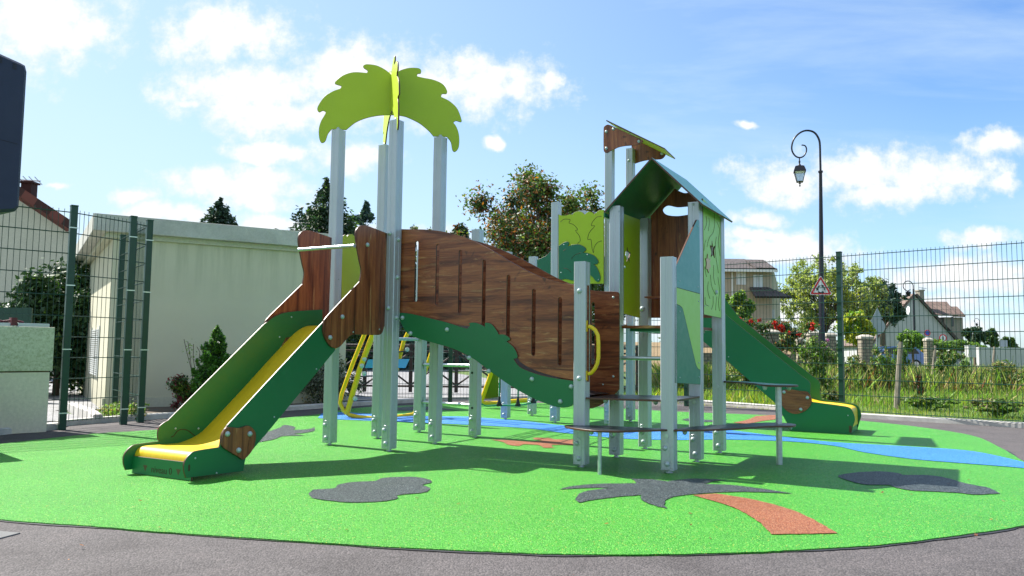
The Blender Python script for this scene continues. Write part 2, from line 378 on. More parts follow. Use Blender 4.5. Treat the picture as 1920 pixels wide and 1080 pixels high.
# ------------------------------------------------------------------ object helpers
WM = {}
def place(o, Mx, parent=None):
    WM[o] = Mx
    if parent is not None:
        o.parent = parent; o.matrix_basis = WM[parent].inverted() @ Mx
    else: o.matrix_basis = Mx
def tag(o, label=None, cat=None, group=None, kind=None):
    for k, v in (('label', label), ('category', cat), ('group', group), ('kind', kind)):
        if v: o[k] = v
    return o
def thing(name, label, cat, loc=(0, 0, 0), rz=0., group=None):
    o = bpy.data.objects.new(name, None); C.objects.link(o); o.empty_display_size = .1
    place(o, Matrix.Translation(loc) @ Matrix.Rotation(rz, 4, 'Z'))
    return tag(o, label, cat, group)
I4 = Matrix.Identity(4)
class MB:
    """collects geometry; build() links it as one mesh object"""
    def __init__(s): s.v = []; s.f = []; s.mi = []; s.k = 0
    def mesh(s, vs, fs):
        n = len(s.v); s.v += [tuple(p) for p in vs]; s.f += [tuple(i+n for i in f) for f in fs]; s.mi += [s.k]*len(fs); return s
    def box(s, a, b):
        x0, y0, z0 = a; x1, y1, z1 = b
        return s.mesh([(x0,y0,z0),(x1,y0,z0),(x1,y1,z0),(x0,y1,z0),(x0,y0,z1),(x1,y0,z1),(x1,y1,z1),(x0,y1,z1)],
                      [(0,3,2,1),(4,5,6,7),(0,1,5,4),(1,2,6,5),(2,3,7,6),(3,0,4,7)])
    def tube(s, pts, r, n=10, caps=True):
        pts = [Vector(p) for p in pts]; rs = r if isinstance(r, (list, tuple)) else [r]*len(pts)
        prev = None; rings = []
        for i, p in enumerate(pts):
            d = (pts[min(i+1, len(pts)-1)] - pts[max(i-1, 0)]).normalized()
            if prev is None: a = d.orthogonal().normalized()
            else: a = (prev - d*prev.dot(d)).normalized()
            prev = a; b = d.cross(a)
            rings.append([p + (a*math.cos(2*math.pi*k/n) + b*math.sin(2*math.pi*k/n))*rs[i] for k in range(n)])
        vs = [q for g in rings for q in g]; fs = []
        for i in range(len(rings)-1):
            for k in range(n):
                k2 = (k+1) % n; fs.append((i*n+k, i*n+k2, (i+1)*n+k2, (i+1)*n+k))
        if caps: fs.append(tuple(range(n))[::-1]); fs.append(tuple((len(rings)-1)*n+k for k in range(n)))
        return s.mesh(vs, fs)
    def lathe(s, prof, n=16, c=(0, 0, 0)):
        vs = []; fs = []
        for r, z in prof: vs += [(c[0]+r*math.cos(2*math.pi*k/n), c[1]+r*math.sin(2*math.pi*k/n), c[2]+z) for k in range(n)]
        for i in range(len(prof)-1):
            for k in range(n):
                k2 = (k+1) % n; fs.append((i*n+k, i*n+k2, (i+1)*n+k2, (i+1)*n+k))
        fs.append(tuple(range(n))[::-1]); fs.append(tuple((len(prof)-1)*n+k for k in range(n)))
        return s.mesh(vs, fs)
    def build(s, name, mats, parent=None, Mx=I4, smooth=False, bevel=0., seg=2):
        me = bpy.data.meshes.new(name); me.from_pydata(s.v, [], s.f)
        mats = mats if isinstance(mats, (list, tuple)) else [mats]
        for m in mats: me.materials.append(MATS[m])
        me.polygons.foreach_set('material_index', s.mi); me.update()
        bm = bmesh.new(); bm.from_mesh(me); bmesh.ops.recalc_face_normals(bm, faces=bm.faces)
        if bevel: bmesh.ops.bevel(bm, geom=bm.edges[:], offset=bevel, segments=seg, affect='EDGES', profile=.5)
        bm.to_mesh(me); bm.free()
        if smooth:
            me.polygons.foreach_set('use_smooth', [True]*len(me.polygons))
            me.set_sharp_from_angle(angle=R(40))
        o = bpy.data.objects.new(name, me); C.objects.link(o)
        place(o, Mx, parent); return o
def sm(pts, closed=True, step=6):
    """Catmull-Rom through the points; a point with a third entry is a corner"""
    n = len(pts); out = []
    P = [Vector(p[:2]) for p in pts]; K = [len(p) > 2 for p in pts]
    for i in range(n if closed else n-1):
        j = (i+1) % n; a, b = P[i], P[j]
        if (K[i] and K[j]): out.append(a); continue
        p0 = P[i-1] if (closed or i > 0) else a; p3 = P[(j+1) % n] if (closed or j+1 < n) else b
        t0 = Vector((0, 0)) if False else (b-p0)*.5; t1 = (p3-a)*.5
        if K[i]: t0 = (b-a)*.8
        if K[j]: t1 = (b-a)*.8
        L = (b-a).length; 
        for t_ in (t0, t1):
            if t_.length > 1.3*L and t_.length > 0: t_ *= 1.3*L/t_.length
        k = step
        for q in range(k):
            t = q/k; h1 = 2*t**3-3*t*t+1; h2 = t**3-2*t*t+t; h3 = -2*t**3+3*t*t; h4 = t**3-t*t
            out.append(a*h1+t0*h2+b*h3+t1*h4)
    if not closed: out.append(P[-1])
    return out
def sheet_mesh(name, loops2d, depth, front, edge, parent, Mx, bevel=.0015):
    """outline with holes in its own xy plane, extruded -depth..0 along z: one mesh"""
    cu = bpy.data.curves.new(name, 'CURVE'); cu.dimensions = '2D'; cu.fill_mode = 'BOTH'
    cu.extrude = depth/2 - bevel; cu.bevel_depth = bevel; cu.bevel_resolution = 0; cu.offset = -bevel
    for lp in loops2d:
        s = cu.splines.new('POLY'); s.points.add(len(lp)-1); s.use_cyclic_u = True
        for q, p in zip(s.points, lp): q.co = (p[0], p[1], 0, 1)
    tmp = bpy.data.objects.new('tmp', cu); C.objects.link(tmp)
    dg = bpy.context.evaluated_depsgraph_get()
    me = bpy.data.meshes.new_from_object(tmp.evaluated_get(dg)); bpy.data.objects.remove(tmp); bpy.data.curves.remove(cu)
    me.transform(Matrix.Translation((0, 0, -depth/2))); me.name = name
    me.materials.clear(); me.materials.append(MATS[front]); me.materials.append(MATS[edge])
    for p in me.polygons: p.material_index = 0 if abs(p.normal.z) > .9 else 1
    me.polygons.foreach_set('use_smooth', [False]*len(me.polygons))
    o = bpy.data.objects.new(name, me); C.objects.link(o); place(o, Mx, parent); return o

# ------------------------------------------------------------------ playground frame (its own axes)
TH = -0.51442
LOC = Matrix.Rotation(TH, 4, 'Z'); LOCi = LOC.inverted()
def W(x, y, z=0.): return LOC @ Vector((x, y, z))
def Lc(p): return LOCi @ p
def onplane(px, py, axis, c):
    d = LOCi.to_3x3() @ ray(px, py); o = LOCi @ Vector((0, 0, EYE)); i = 0 if axis == 'x' else 1
    t = (c-o[i])/d[i]; p = o + d*t
    return (p[1-i], p[2])
def PM(axis, c):
    """matrix of a panel plane: local x along the plane, local y up, local z towards the viewer's side"""
    if axis == 'y': m = Matrix(((1, 0, 0, 0), (0, 0, -1, c), (0, 1, 0, 0), (0, 0, 0, 1)))
    else: m = Matrix(((0, 0, 1, c), (1, 0, 0, 0), (0, 1, 0, 0), (0, 0, 0, 1)))
    return LOC @ m
def px2(pts, axis, c):
    out = []
    for p in pts:
        q = onplane(p[0], p[1], axis, c); out.append((*q, *p[2:]))
    return out
def panel(name, pts, axis, c, mat, parent, t=.013, holes=(), edge='edge_brown', pix=True, raw=False, step=6):
    o = px2(pts, axis, c) if pix else pts
    lp = [Vector(p[:2]) for p in o] if raw else sm(o, step=step)
    hl = []
    for h in holes:
        q = px2(h, axis, c) if pix else h
        hl.append(sm(q, step=step))
    return sheet_mesh(name, [lp]+hl, t, mat, edge, parent, PM(axis, c))
def slot2(x, z0, z1, r=.016):
    a = [(x+r*math.cos(t), z1-r+r*math.sin(t), 1) for t in np.linspace(0, math.pi, 8)]
    b = [(x+r*math.cos(t), z0+r+r*math.sin(t), 1) for t in np.linspace(math.pi, 2*math.pi, 8)]
    return a+b

root = thing('playground_tower', 'large climbing frame with wooden bridge, palm leaf top, little playhouse and two green slides', 'climbing frame', tuple(W(-3.3, 6.3, 0)), TH)
# bolts: one shared mesh
bolt_me = None
def bolt(p, axis, parent, s=1.):
    """domed cap on a face looking along -V ('y') or +U ('x')"""
    global bolt_me
    if bolt_me is None:
        mb = MB(); mb.lathe([(.0185, 0), (.0185, .004), (.0165, .010), (.0115, .0155), (.005, .018)], 14)
        o = mb.build('bolt_cap', 'bolt_cap', smooth=True); bolt_me = o.data; bpy.data.objects.remove(o)
    o = bpy.data.objects.new('bolt_cap', bolt_me); C.objects.link(o)
    m = PM(axis, 0).to_3x3().to_4x4(); m.translation = LOC @ Vector(p)
    place(o, m @ Matrix.Scale(s, 4), parent)
def bolts(parent, axis, c, pxs, s=1.):
    for q in pxs:
        a, z = onplane(q[0], q[1], axis, c)
        bolt((a, c, z) if axis == 'y' else (c, a, z), axis, parent, s)

HW = .0475
POSTS = {'A': (-4.905, 5.42, 2.846), 'B': (-4.208, 5.377, 2.83), 'C': (-4.89, 6.073, 2.856), 'D': (-4.193, 6.024, 2.837), 'E': (-4.914, 6.774, 1.9), 'F': (-4.186, 6.695, 2.06),
 'G': (-4.954, 8.64, 2.1), 'G2': (-4.963, 9.357, 2.117), 'G3': (-4.24, 8.578, 2.66), 'Pm': (-4.24, 9.35, 2.68), 'O': (-3.57, 8.64, 3.5), 'N': (-3.57, 9.322, 3.42),
 'J': (-2.463, 6.112, 2.06), 'H': (-2.475, 5.453, 1.53), 'I': (-1.832, 5.544, 1.545), 'M': (-2.462, 6.785, 2.06), 'K': (-1.832, 6.223, 2.06), 'L': (-1.828, 6.888, 2.06)}
def rrect(x0, z0, x1, z1, r, n=6, top=True, bot=True):
    out = []
    for (cx_, cz_, a0, on) in ((x1-r, z1-r, 0, top), (x0+r, z1-r, 90, top), (x0+r, z0+r, 180, bot), (x1-r, z0+r, 270, bot)):
        rr = r if on else .0001; cxx = cx_ + (r-rr if a0 in (0, 270) else -(r-rr)); czz = cz_ + (r-rr if a0 in (0, 90) else -(r-rr))
        out += [(cxx+rr*math.cos(R(a0+90*k/n)), czz+rr*math.sin(R(a0+90*k/n)), 1) for k in range(n+1)]
    return out
PO = {}
for nm, (x, y, h) in POSTS.items():
    # hollow-look square profile with rounded corners and shallow grooves
    prof = []; g = .0022
    side = [(-HW+.006, 0), (-.010, 0), (-.008, g), (.008, g), (.010, 0), (HW-.006, 0)]
    for k in range(4):
        a = k*math.pi/2
        for (s_, d_) in side:
            vx, vy = s_, -(HW-d_)
            prof.append((vx*math.cos(a)-vy*math.sin(a), vx*math.sin(a)+vy*math.cos(a)))
    mb = MB(); n = len(prof)
    vs = [(x+p[0], y+p[1], .03) for p in prof]+[(x+p[0], y+p[1], h) for p in prof]
    mb.mesh(vs, [(i, (i+1) % n, n+(i+1) % n, n+i) for i in range(n)]+[tuple(range(n))[::-1], tuple(range(n, 2*n))])
    p = mb.build('post', 'aluminium', root, LOC); PO[nm] = p
    mb = MB(); mb.box((x-HW+.001, y-HW+.001, h), (x+HW-.001, y+HW-.001, h+.004)); mb.build('post_cap', 'galvanised', p, LOC)
    mb = MB(); mb.lathe([(.026, -.01), (.026, .012), (.018, .012), (.018, .031)], 12, (x, y, 0)); mb.build('foot', 'galvanised', p, LOC, smooth=True)
    if nm != 'Pm':
        yy = y-HW-.004
        sheet_mesh('base_plate', [[Vector(q[:2]) for q in rrect(x-.038, .034, x+.022, .225, .029, top=True, bot=False)]], .004, 'aluminium', 'galvanised', p, PM('y', yy), .0008)
        bolt((x-.014, yy, .185), 'y', p); bolt((x+.002, yy, .075), 'y', p)

# ---- platforms (inside the towers, just visible from low down)
def deck(x0, x1, y0, y1, z, name='platform', par=root):
    mb = MB(); mb.box((x0, y0, z-.022), (x1, y1, z)); mb.k = 1
    mb.box((x0+.05, y0+.05, z-.045), (x1-.05, y1-.05, z-.0225)); return mb.build(name, ['wood_horizontal', 'hpl_green'], par, LOC)
deck(-4.85, -4.25, 5.44, 6.02, 1.17)
deck(-4.91, -4.23, 8.62, 9.32, 1.2); deck(-4.19, -3.6, 8.62, 9.32, 1.2)

# ---- slide 1
def s1(pts, c=-4.26): return px2(pts, 'x', c)
side_near = s1([(348.9,896.4,1),(345,882),(346,867),(354.7,853.6),(366,846),(411,838.5,1),(413,833),(414,824.5),(417,812),(427,797,1),(500,717.5,1),(668,537,1),(676,545,1),(660,600,1),(630,646,1),(628,657.6,1),(500,812.8,1),(461,858,1),(456,883.8,1)])
plate = s1([(414,834),(419,841),(444,856),(455,861),(471,844),(477,824),(476,809),(463.6,798),(446,802),(424,801),(417,810)])
upper = s1([(724.4,437.8,1),(703.5,429.7),(682.7,422.7),(671,425),(664.5,435.5),(665.3,454),(671,486.4),(675,507),(672,528,1),(640,562,1),(607.5,597.5),(603.5,611.4),(604,625),(611,641.5),(620,651),(631.8,652),(641,643.8),(652.6,631),(664,627.5),(708,628),(715,623),(718.6,611,1)])
slide = None
def chute_profile():
    # surface line of the bed traced along the far side: distance along the slide (y) and height
    return sm([(3.47, .125), (3.478, .155), (3.505, .18), (3.55, .186), (3.65, .183), (3.80, .178), (3.874, .19), (3.944, .211), (4.014, .246), (4.096, .31), (4.373, .54), (4.667, .793), (4.878, .965), (4.945, 1.009), (5.036, 1.046), (5.13, 1.056), (5.4, 1.06)], closed=False, step=5)
def chute(ax, x0, x1, prof, parent, name='slide'):
    mb = MB(); n = len(prof); vs = []
    for xx in (x0, x1):
        for p in prof: vs.append((xx, p[0], p[1]) if ax == 'x' else (p[0], xx, p[1]))
        for p in prof: vs.append((xx, p[0], p[1]-.012) if ax == 'x' else (p[0], xx, p[1]-.012))
    fs = []
    for i in range(n-1):
        fs.append((i, i+1, 2*n+i+1, 2*n+i)); fs.append((n+i, 2*n+n+i, 2*n+n+i+1, n+i+1))
        fs.append((i, n+i, n+i+1, i+1)); fs.append((2*n+i, 2*n+i+1, 3*n+i+1, 3*n+i))
    fs += [(0, 2*n, 3*n, n), (n-1, 2*n-1, 4*n-1, 3*n-1)]
    mb.mesh(vs, fs); return mb.build(name, 'yellow_plastic', parent, LOC, smooth=True)
X0, X1 = -4.86, -4.26
slide = chute('x', X0, X1-.013, chute_profile(), root)
def pnl2(name, pts, axis, c, mat, parent, t=.013, holes=(), step=6): return panel(name, pts, axis, c, mat, parent, t, holes, pix=False, step=step)
pnl2('side_panel', side_near, 'x', X1, 'hpl_green', slide)
far = [p for p in side_near]
far_s = s1([(348.9,896.4,1),(345,882),(346,867),(354.7,853.6),(366,846),(411,838.5,1),(408,830),(410,812),(418,803),(427,797,1),(600,608,1),(620,592),(645,583),(706,578,1),(706,614,1),(640,634,1),(628,657.6,1),(500,812.8,1),(461,858,1),(456,883.8,1)])
pnl2('side_panel', far_s, 'x', X0, 'hpl_green', slide)
pnl2('joint_plate', plate, 'x', X1+.0135, 'wood_vertical', slide)
pnl2('upper_panel', upper, 'x', X1+.0135, 'wood_vertical', slide)
far_u = [(p[0]-.0, p[1], *p[2:]) for p in upper]
pnl2('upper_panel', far_u, 'x', X0-.0135, 'wood_vertical', slide)
bolts(slide, 'x', X1+.0135, [(426,813.5),(468,813.5),(447,844),(688.5,459),(641.5,594),(618.5,632.7)])
bolts(slide, 'x', X1+.0135, [(662,622.6),(711.5,617.5)], .35)
bolts(slide, 'x', X1, [(366,859),(593,692),(514,782),(406,887)], .35)
bolts(slide, 'x', X0, [(329,803.5),(372,803.5),(546.5,594.5),(524,632),(635,523.5),(637,457)], .4)
# arc groove at the foot of the far side
g = px2([(321,819),(326,817),(333,808),(343,805),(352,807),(359,812),(365,817)], 'x', X0+.001)
mb = MB(); mb.tube([(X0+.0005, p[0], p[1]) for p in sm(g, closed=False)], .0035, 5); mb.build('joint_groove', 'groove_brown', slide, LOC)
fy0, fz = onplane(350, 870, 'x', X1)
pf = [(X0+.0005, .012), (X1-.0135, .012), (X1-.0135, .126), (X0+.0005, .126)]
front = sheet_mesh('front_panel', [[Vector(p) for p in pf]], .013, 'hpl_green', 'edge_brown', slide, PM('y', 3.455), .001)
tx = bpy.data.curves.new('lettering', 'FONT'); tx.body = 'niveau 0'; tx.size = .062; tx.align_x = 'CENTER'; tx.extrude = .0006
to = bpy.data.objects.new('lettering', tx); C.objects.link(to)
me = bpy.data.meshes.new_from_object(to.evaluated_get(bpy.context.evaluated_depsgraph_get())); bpy.data.objects.remove(to)
me.materials.clear(); me.materials.append(MATS['groove_brown'])
o = bpy.data.objects.new('lettering', me); C.objects.link(o); mm = PM('y', 3.4545); mm = mm @ Matrix.Translation(((X0+X1)/2, .035, 0)); place(o, mm, front)
for s_ in (-.165, .165):
    q = (X0+X1)/2+s_; sheet_mesh('arrow_mark', [[Vector((q-.022, .075)), Vector((q+.022, .075)), Vector((q, .035))]], .0012, 'edge_brown', 'edge_brown', front, PM('y', 3.4545), .0002)
sheet_mesh('slot_mark', [[Vector(p[:2]) for p in rrect(*onplane(352.5, 884, 'x', X1), onplane(356.5, 872, 'x', X1)[0], onplane(352.5, 871, 'x', X1)[1], .007)]], .0012, 'groove_brown', 'groove_brown', slide, PM('x', X1+.001), .0002)
ty, tz = onplane(663, 461, 'x', X1)
mb = MB(); mb.tube([(X0, ty, tz), (X1+.01, ty, tz)], .0155, 14); mb.build('grab_bar', 'galvanised', slide, LOC, smooth=True)

# ---- palm leaf canopy: two crossing boards on the four tall posts
L0 = [(735,141.7,1),(723.3,131.7),(706.7,123.3),(688.3,120.7),(681,123.3),(682.7,128.3),(689,132.7),(688,137,1),(663,135.7),(643,141.7),(630,151.7),(628,157),(633,159.3),(640,162),(638,166.5,1),(623,171.7),(608,181.7),(596.7,198.3),(595,206),(599,210.7),(605,208),(610.7,210.5),(608,217,1),(601.7,228),(597.7,243),(598.7,260),(603,268),(610,265),(615,251.7),(621.7,242.7,1),(649,244,1),(666.7,230),(686.7,221.7),(710,217),(735,216)]
R0 = [(755,218),(766.7,221.7),(786.7,231.7),(803,245),(812.7,256,1),(838,257,1),(845,266.7),(848,281),(853,285),(860,276.7),(861,256.7),(856.7,240),(850,230,1),(855,227),(865,229),(864,220),(856.7,203),(843,190),(827,182,1),(829,176.5),(837,176),(838,170),(830,158),(813,150),(793,146),(782,143.3,1),(783,139),(789,137.5),(789,131),(783,127.7),(766.7,127.7),(751.7,131.7),(742,137)]
A3 = Vector((*W(*POSTS['A'][:2]).xy, 0)); D3 = Vector((*W(*POSTS['D'][:2]).xy, 0)); e1 = (D3-A3).normalized(); mid = (A3+D3)/2
nrm = Vector((0, 0, 1)).cross(e1)
def diagpt(px, py):
    d = ray(px, py); o = Vector((0, 0, EYE)); t = (mid-o).dot(nrm)/d.dot(nrm); p = o+d*t
    return ((p-mid).dot(e1), p.z)
can = [(*diagpt(p[0], p[1]), *p[2:]) for p in L0[::-1]+R0[::1]] if False else [(*diagpt(p[0], p[1]), *p[2:]) for p in (L0+R0)]
def diagM(e, c): 
    n_ = e.cross(Vector((0, 0, 1))); m = Matrix((e, Vector((0, 0, 1)), n_)).transposed().to_4x4(); m.translation = c + n_*.0065; return m
canopy = sheet_mesh('palm_canopy', [sm(can)], .013, 'hpl_lime', 'edge_brown', root, diagM(e1, mid))
B3 = Vector((*W(*POSTS['B'][:2]).xy, 0)); C3 = Vector((*W(*POSTS['C'][:2]).xy, 0)); e2 = (B3-C3).normalized(); mid2 = (B3+C3)/2
s_mid = (mid-mid2).dot(e2)
sheet_mesh('palm_leaf', [sm([(p[0], p[1]+.008, *p[2:]) for p in can])], .013, 'hpl_lime', 'edge_brown', canopy, diagM(e2, mid))
for nm in 'ABCD':
    x, y, h = POSTS[nm]; mb = MB(); mb.lathe([(.018, 0), (.018, .012), (.012, .022), (.004, .026)], 12, (x+.012, y-.02, h+.004)); mb.build('bolt_cap', 'bolt_cap', PO[nm], LOC, smooth=True)

# ---- bridge
fy = 5.44
top_f = [(744,429,1),(762,429.8),(800,430.5),(840,436),(880,448),(920,468),(960,492),(1000,513),(1040,527),(1075,533.5),(1104,535,1)]
bot_f = [(1104,716,1),(1074,712),(1040,706),(1000,693),(975,678),(965,660),(940,640),(900,615),(860,610),(800,600),(744,585,1)]
def slotpx(x, y0, y1, c=fy):
    a, z1 = onplane(x, y0, 'y', c); _, z0 = onplane(x, y1, 'y', c); return slot2(a, z0, z1)
sl_f = [slotpx(781.5,452,565.5), slotpx(821,458,572), slotpx(863.5,469,587), slotpx(908,487.5,612), slotpx(953.5,515.5,636), slotpx(1001,542,667), slotpx(1050,557.5,685)]
mb = MB()
dp = sm([(-4.25, 1.17), (-4.0, 1.16), (-3.6, 1.05), (-3.2, .83), (-2.9, .64), (-2.7, .56), (-2.46, .53)], closed=False)
vs = []; n = len(dp)
for yy in (5.46, 6.03):
    vs += [(p[0], yy, p[1]) for p in dp]+[(p[0], yy, p[1]-.03) for p in dp]
fs = []
for i in range(n-1): fs += [(i, i+1, 2*n+i+1, 2*n+i), (n+i, 3*n+i, 3*n+i+1, n+i+1), (i, n+i, n+i+1, i+1), (2*n+i, 2*n+i+1, 3*n+i+1, 3*n+i)]
mb.mesh(vs, fs); bridge = mb.build('bridge', 'hpl_dark', root, LOC)
fl = px2(top_f+bot_f, 'y', fy)
sheet_mesh('parapet', [sm(fl)]+[[Vector(p[:2]) for p in s] for s in sl_f], .013, 'wood_horizontal', 'edge_brown', bridge, PM('y', fy))
ry = 5.958
top_r = [(803,432,1),(850,440),(880,448.5),(920,460),(960,477),(1000,497),(1040,519),(1075,534),(1107,543.5),(1130,546),(1156,547),(1161,552)]
bot_r = [(1161,730,1),(1150,742),(1130,757),(1112,765),(1095,764),(1060,745),(1000,700),(940,640),(880,610),(803,598,1)]
sl_r = []
for s in sl_f:
    xs = [p[0] for p in s]; zs = [p[1] for p in s]; xc = (min(xs)+max(xs))/2
    if xc > -3.95: sl_r.append(slot2(xc+.17*(1 if False else 0), min(zs), max(zs)))
hr = []
a, z1 = onplane(1112, 567, 'y', ry); _, z0 = onplane(1112, 683, 'y', ry); hr.append(slot2(a, z0, z1, .013))
sheet_mesh('parapet', [sm(px2(top_r+bot_r, 'y', ry))]+[[Vector(p[:2]) for p in s] for s in hr], .013, 'wood_horizontal', 'edge_brown', bridge, PM('y', ry))
sk = [(749,586,1),(770,588),(800,595),(840,605),(865,613),(876,616,1),(881,610),(879,606),(890,604.5),(905,610),(909,613,1),(910,605),(922,608),(932,621),(935,627,1),(945,627),(955,633),(956,637),(950,640,1),(962,650),(969,662),(970,671),(963,673,1),(975,688),(1000,699),(1030,707),(1076,714,1),(1076,757,1),(1066,763),(1050,764),(1030,759),(1000,747),(960,725),(920,697),(885,671),(850,654),(820,645),(785,635),(765,626),(755,612),(749,598)]
panel('skirt', sk, 'y', fy-.0135, 'hpl_green', bridge)
bolts(bridge, 'y', fy-.0135, [(755,596),(770,625),(838.5,618),(880,671),(916.5,696),(997.5,711),(1071,725),(1050.5,753)])
for nm, pp in (('B', [(739,601),(735,576)]), ): bolts(PO[nm], 'x', POSTS[nm][0]+HW, [(747,449),(745,520),(743.5,596)]); bolts(PO[nm], 'y', POSTS[nm][1]-HW, [(731,437.5),(728,577.5)])
bolts(PO['H'], 'y', POSTS['H'][1]-HW, [(1086.5,545.5),(1086,709.5)])
# small screws seen on the rear parapet beyond the post
bolts(bridge, 'y', ry, [(1150,557.5),(1150,706)], .55); bolts(bridge, 'y', ry, [(1130.5,721)], .35)

# ---- yellow grab handle on post H
hx = POSTS['H'][0]+HW
def hp(px, py): a, z = onplane(px, py, 'y', POSTS['H'][1]); return (a, POSTS['H'][1]-.01, z)
path = [hp(*q) for q in ((1105,612),(1111,614),(1117,619),(1122,629),(1123,645),(1123,670),(1121,682),(1116,692),(1110,699),(1104,701))]
mb = MB(); mb.tube(path, .0145, 12)
a1 = hp(1104, 601); a2 = hp(1104, 622); b1 = hp(1103, 695); b2 = hp(1103, 713)
for u_, v_ in ((a1, a2), (b1, b2)):
    mb.box((hx, u_[1]-.016, v_[2]), (hx+.006, u_[1]+.016, u_[2]))
mb.build('grab_handle', 'yellow_paint', root, LOC, smooth=True)

# ---- lime panel behind slide 1 (left side of the palm tower), its crown cut in scallops
z = lambda px, py, c=-4.86: onplane(px, py, 'x', c)
panel('leaf_panel', [(640,445,1),(643,443),(648,439.5),(651,443),(654,440),(660,439),(666,444),(672,452),(690,455),(703,450,1),(703,610,1),(640,610,1)], 'x', -4.86, 'hpl_lime', root)

# ---- playhouse
zr, ze, xr, hw = 2.412, 2.005, -2.13, .405
y0, y1 = 6.03, 6.97
roof = None
for s_ in (-1, 1):
    ex = xr+s_*hw; nx, nz = (zr-ze), hw; ln = math.hypot(nx, nz); nx, nz = s_*nx/ln*.013, nz/ln*.013
    mb = MB(); dx = -.0 if s_ < 0 else .0005
    mb.mesh([(xr+dx, y0, zr), (ex, y0, ze), (ex, y1, ze), (xr+dx, y1, zr), (xr+dx+nx*.0, y0, zr+.0165), (ex+nx, y0, ze+nz), (ex+nx, y1, ze+nz), (xr+dx, y1, zr+.0165)],
            [(0,1,2,3), (4,7,6,5), (0,4,5,1), (1,5,6,2), (2,6,7,3), (3,7,4,0)])
    mb.mi = [0, 0, 1, 1, 1, 1]
    if roof is None: roof = mb.build('playhouse_roof', ['hpl_roof', 'edge_brown'], root, LOC)
    else: mb.mi = [0, 2, 1, 1, 1, 1]; mb.build('roof_panel', ['hpl_roof', 'edge_brown', 'hpl_teal'], roof, LOC)  # outer face teal: the roof's blue-teal sheen is put into its colour
# left eave turns down a little
mb = MB(); mb.box((xr-hw-.012, y0, ze-.035), (xr-hw+.001, y1, ze+.004)); mb.build('eave_strip', 'hpl_roof', roof, LOC, bevel=.003)
deck(-2.41, -1.875, 6.10, 6.86, 1.075)
# rear wooden gable with handle opening
gy = 6.845
def gz(px, py): return onplane(px, py, 'y', gy)
hole = [(1243,392),(1252,385.5),(1270,388.5),(1290,387),(1306,386),(1312,393),(1304,400),(1290,402.5),(1270,405),(1253,403.5),(1245,399)]
gpt = [(p[0], min(p[1], zr-abs(p[0]-xr)*1.005-.012), *p[2:]) for p in px2([(1220,596,1),(1220,405,1),(1262,353,1),(1265,347),(1273,358),(1285,362),(1298,359),(1308,350,1),(1325,372,1),(1338,400,1),(1338,596,1)], 'y', gy)]
panel('gable_panel', gpt, 'y', gy, 'wood_vertical', root, holes=[px2(hole, 'y', gy)], pix=False)
# left lime wall with cut star shape
star = [(1176,463,1),(1178.5,472),(1182,474),(1181,480),(1180,484),(1180.5,492),(1177.5,487),(1175,491),(1175,483),(1172.5,477),(1173,471),(1175,471)]
lx = -2.455
panel('side_wall', [(1168,400,1),(1200,412,1),(1200,596,1),(1168,588,1)], 'x', lx, 'hpl_lime', root, holes=[star])
# right wall: light lime, engraved like bark, a cut flower and a beige flower
rx = -1.792
sw = panel('side_wall', [(1318,372,1),(1356,412,1),(1355,597,1),(1320,589.5,1)], 'x', rx, 'hpl_pale_lime', root, holes=[[(1335,451),(1337,463),(1341,461),(1339,470),(1340,484),(1336.5,478),(1333,482),(1333.5,472),(1331,460),(1334,461)]])
panel('flower', [(1327.5,476),(1329,486),(1332.5,486),(1331,493),(1333,500),(1330,504),(1329.5,512),(1326.5,505),(1324,504),(1325,494),(1323.5,484),(1326,485)], 'x', rx+.006, 'hpl_beige', sw, t=.005)
mb = MB()
for ln in ([(1321,431),(1325,418),(1324,405)],[(1328,433),(1330,418),(1329,408)],[(1325.5,463),(1330,446),(1337,436),(1340,420),(1339,400)],[(1344,416),(1349,430),(1347,452),(1350,480)],[(1343,444),(1341,470),(1345,500),(1347,512)],[(1332,515),(1334,535),(1339,548),(1342,553)],[(1338,497),(1338,520),(1341,534)],[(1321,500),(1323,512),(1325,519)],[(1328,528),(1327,545),(1331,560)],[(1346,520),(1349,545),(1347,566),(1349,583)],[(1322,557),(1323,570),(1329,574)],[(1337,555),(1337,570),(1334,580)],[(1344,556),(1342,575),(1342,582)],[(1320,470),(1322,455),(1324,450)]):
    q = px2(ln, 'x', rx+.0006); mb.tube([(rx+.0008, p[0], p[1]) for p in sm(q, closed=False, step=5)], .0018, 5)
mb.build('bark_grooves', 'groove_brown', sw, LOC)
bolts(sw, 'x', rx, [(1342,548)])
bolts(sw, 'x', rx, [(1349,417),(1321.5,573.5),(1351,579.5)], .35)
# shelf inside
mb = MB(); q0 = onplane(1181, 543, 'y', 6.62); mb.box((-2.38, 6.55, 1.33), (-1.90, 6.80, 1.343)); mb.build('shelf', 'wood_horizontal', root, LOC)
bolts(PO['J'], 'x', POSTS['J'][0]+HW, [(1171,501)], .6)
# teal panel between I and K: three colours, one behind the other
tx_ = -1.7845
tp = panel('infill_panel', [(1266,503,1),(1306,413.5),(1310,412.5),(1311.5,416,1),(1313.5,551,1),(1266,538,1)], 'x', tx_, 'hpl_teal', root)
panel('lime_inlay', [(1266,538.3,1),(1313.5,551.3,1),(1313.5,694,1),(1309,691),(1305,683),(1281,582),(1276,574),(1266,569,1)], 'x', tx_, 'hpl_pale_lime', tp)
panel('green_inlay', [(1266,569.3,1),(1276,574.3),(1281,582.3),(1305,683.3),(1309,691.3),(1313.5,694.3,1),(1313.5,721,1),(1266,718,1)], 'x', tx_, 'hpl_mint_green', tp)
bolts(tp, 'x', tx_, [(1308,424),(1308.5,538),(1274.5,527),(1309.5,565),(1310,680),(1310.5,707),(1274.5,584),(1274.5,708)], .33)
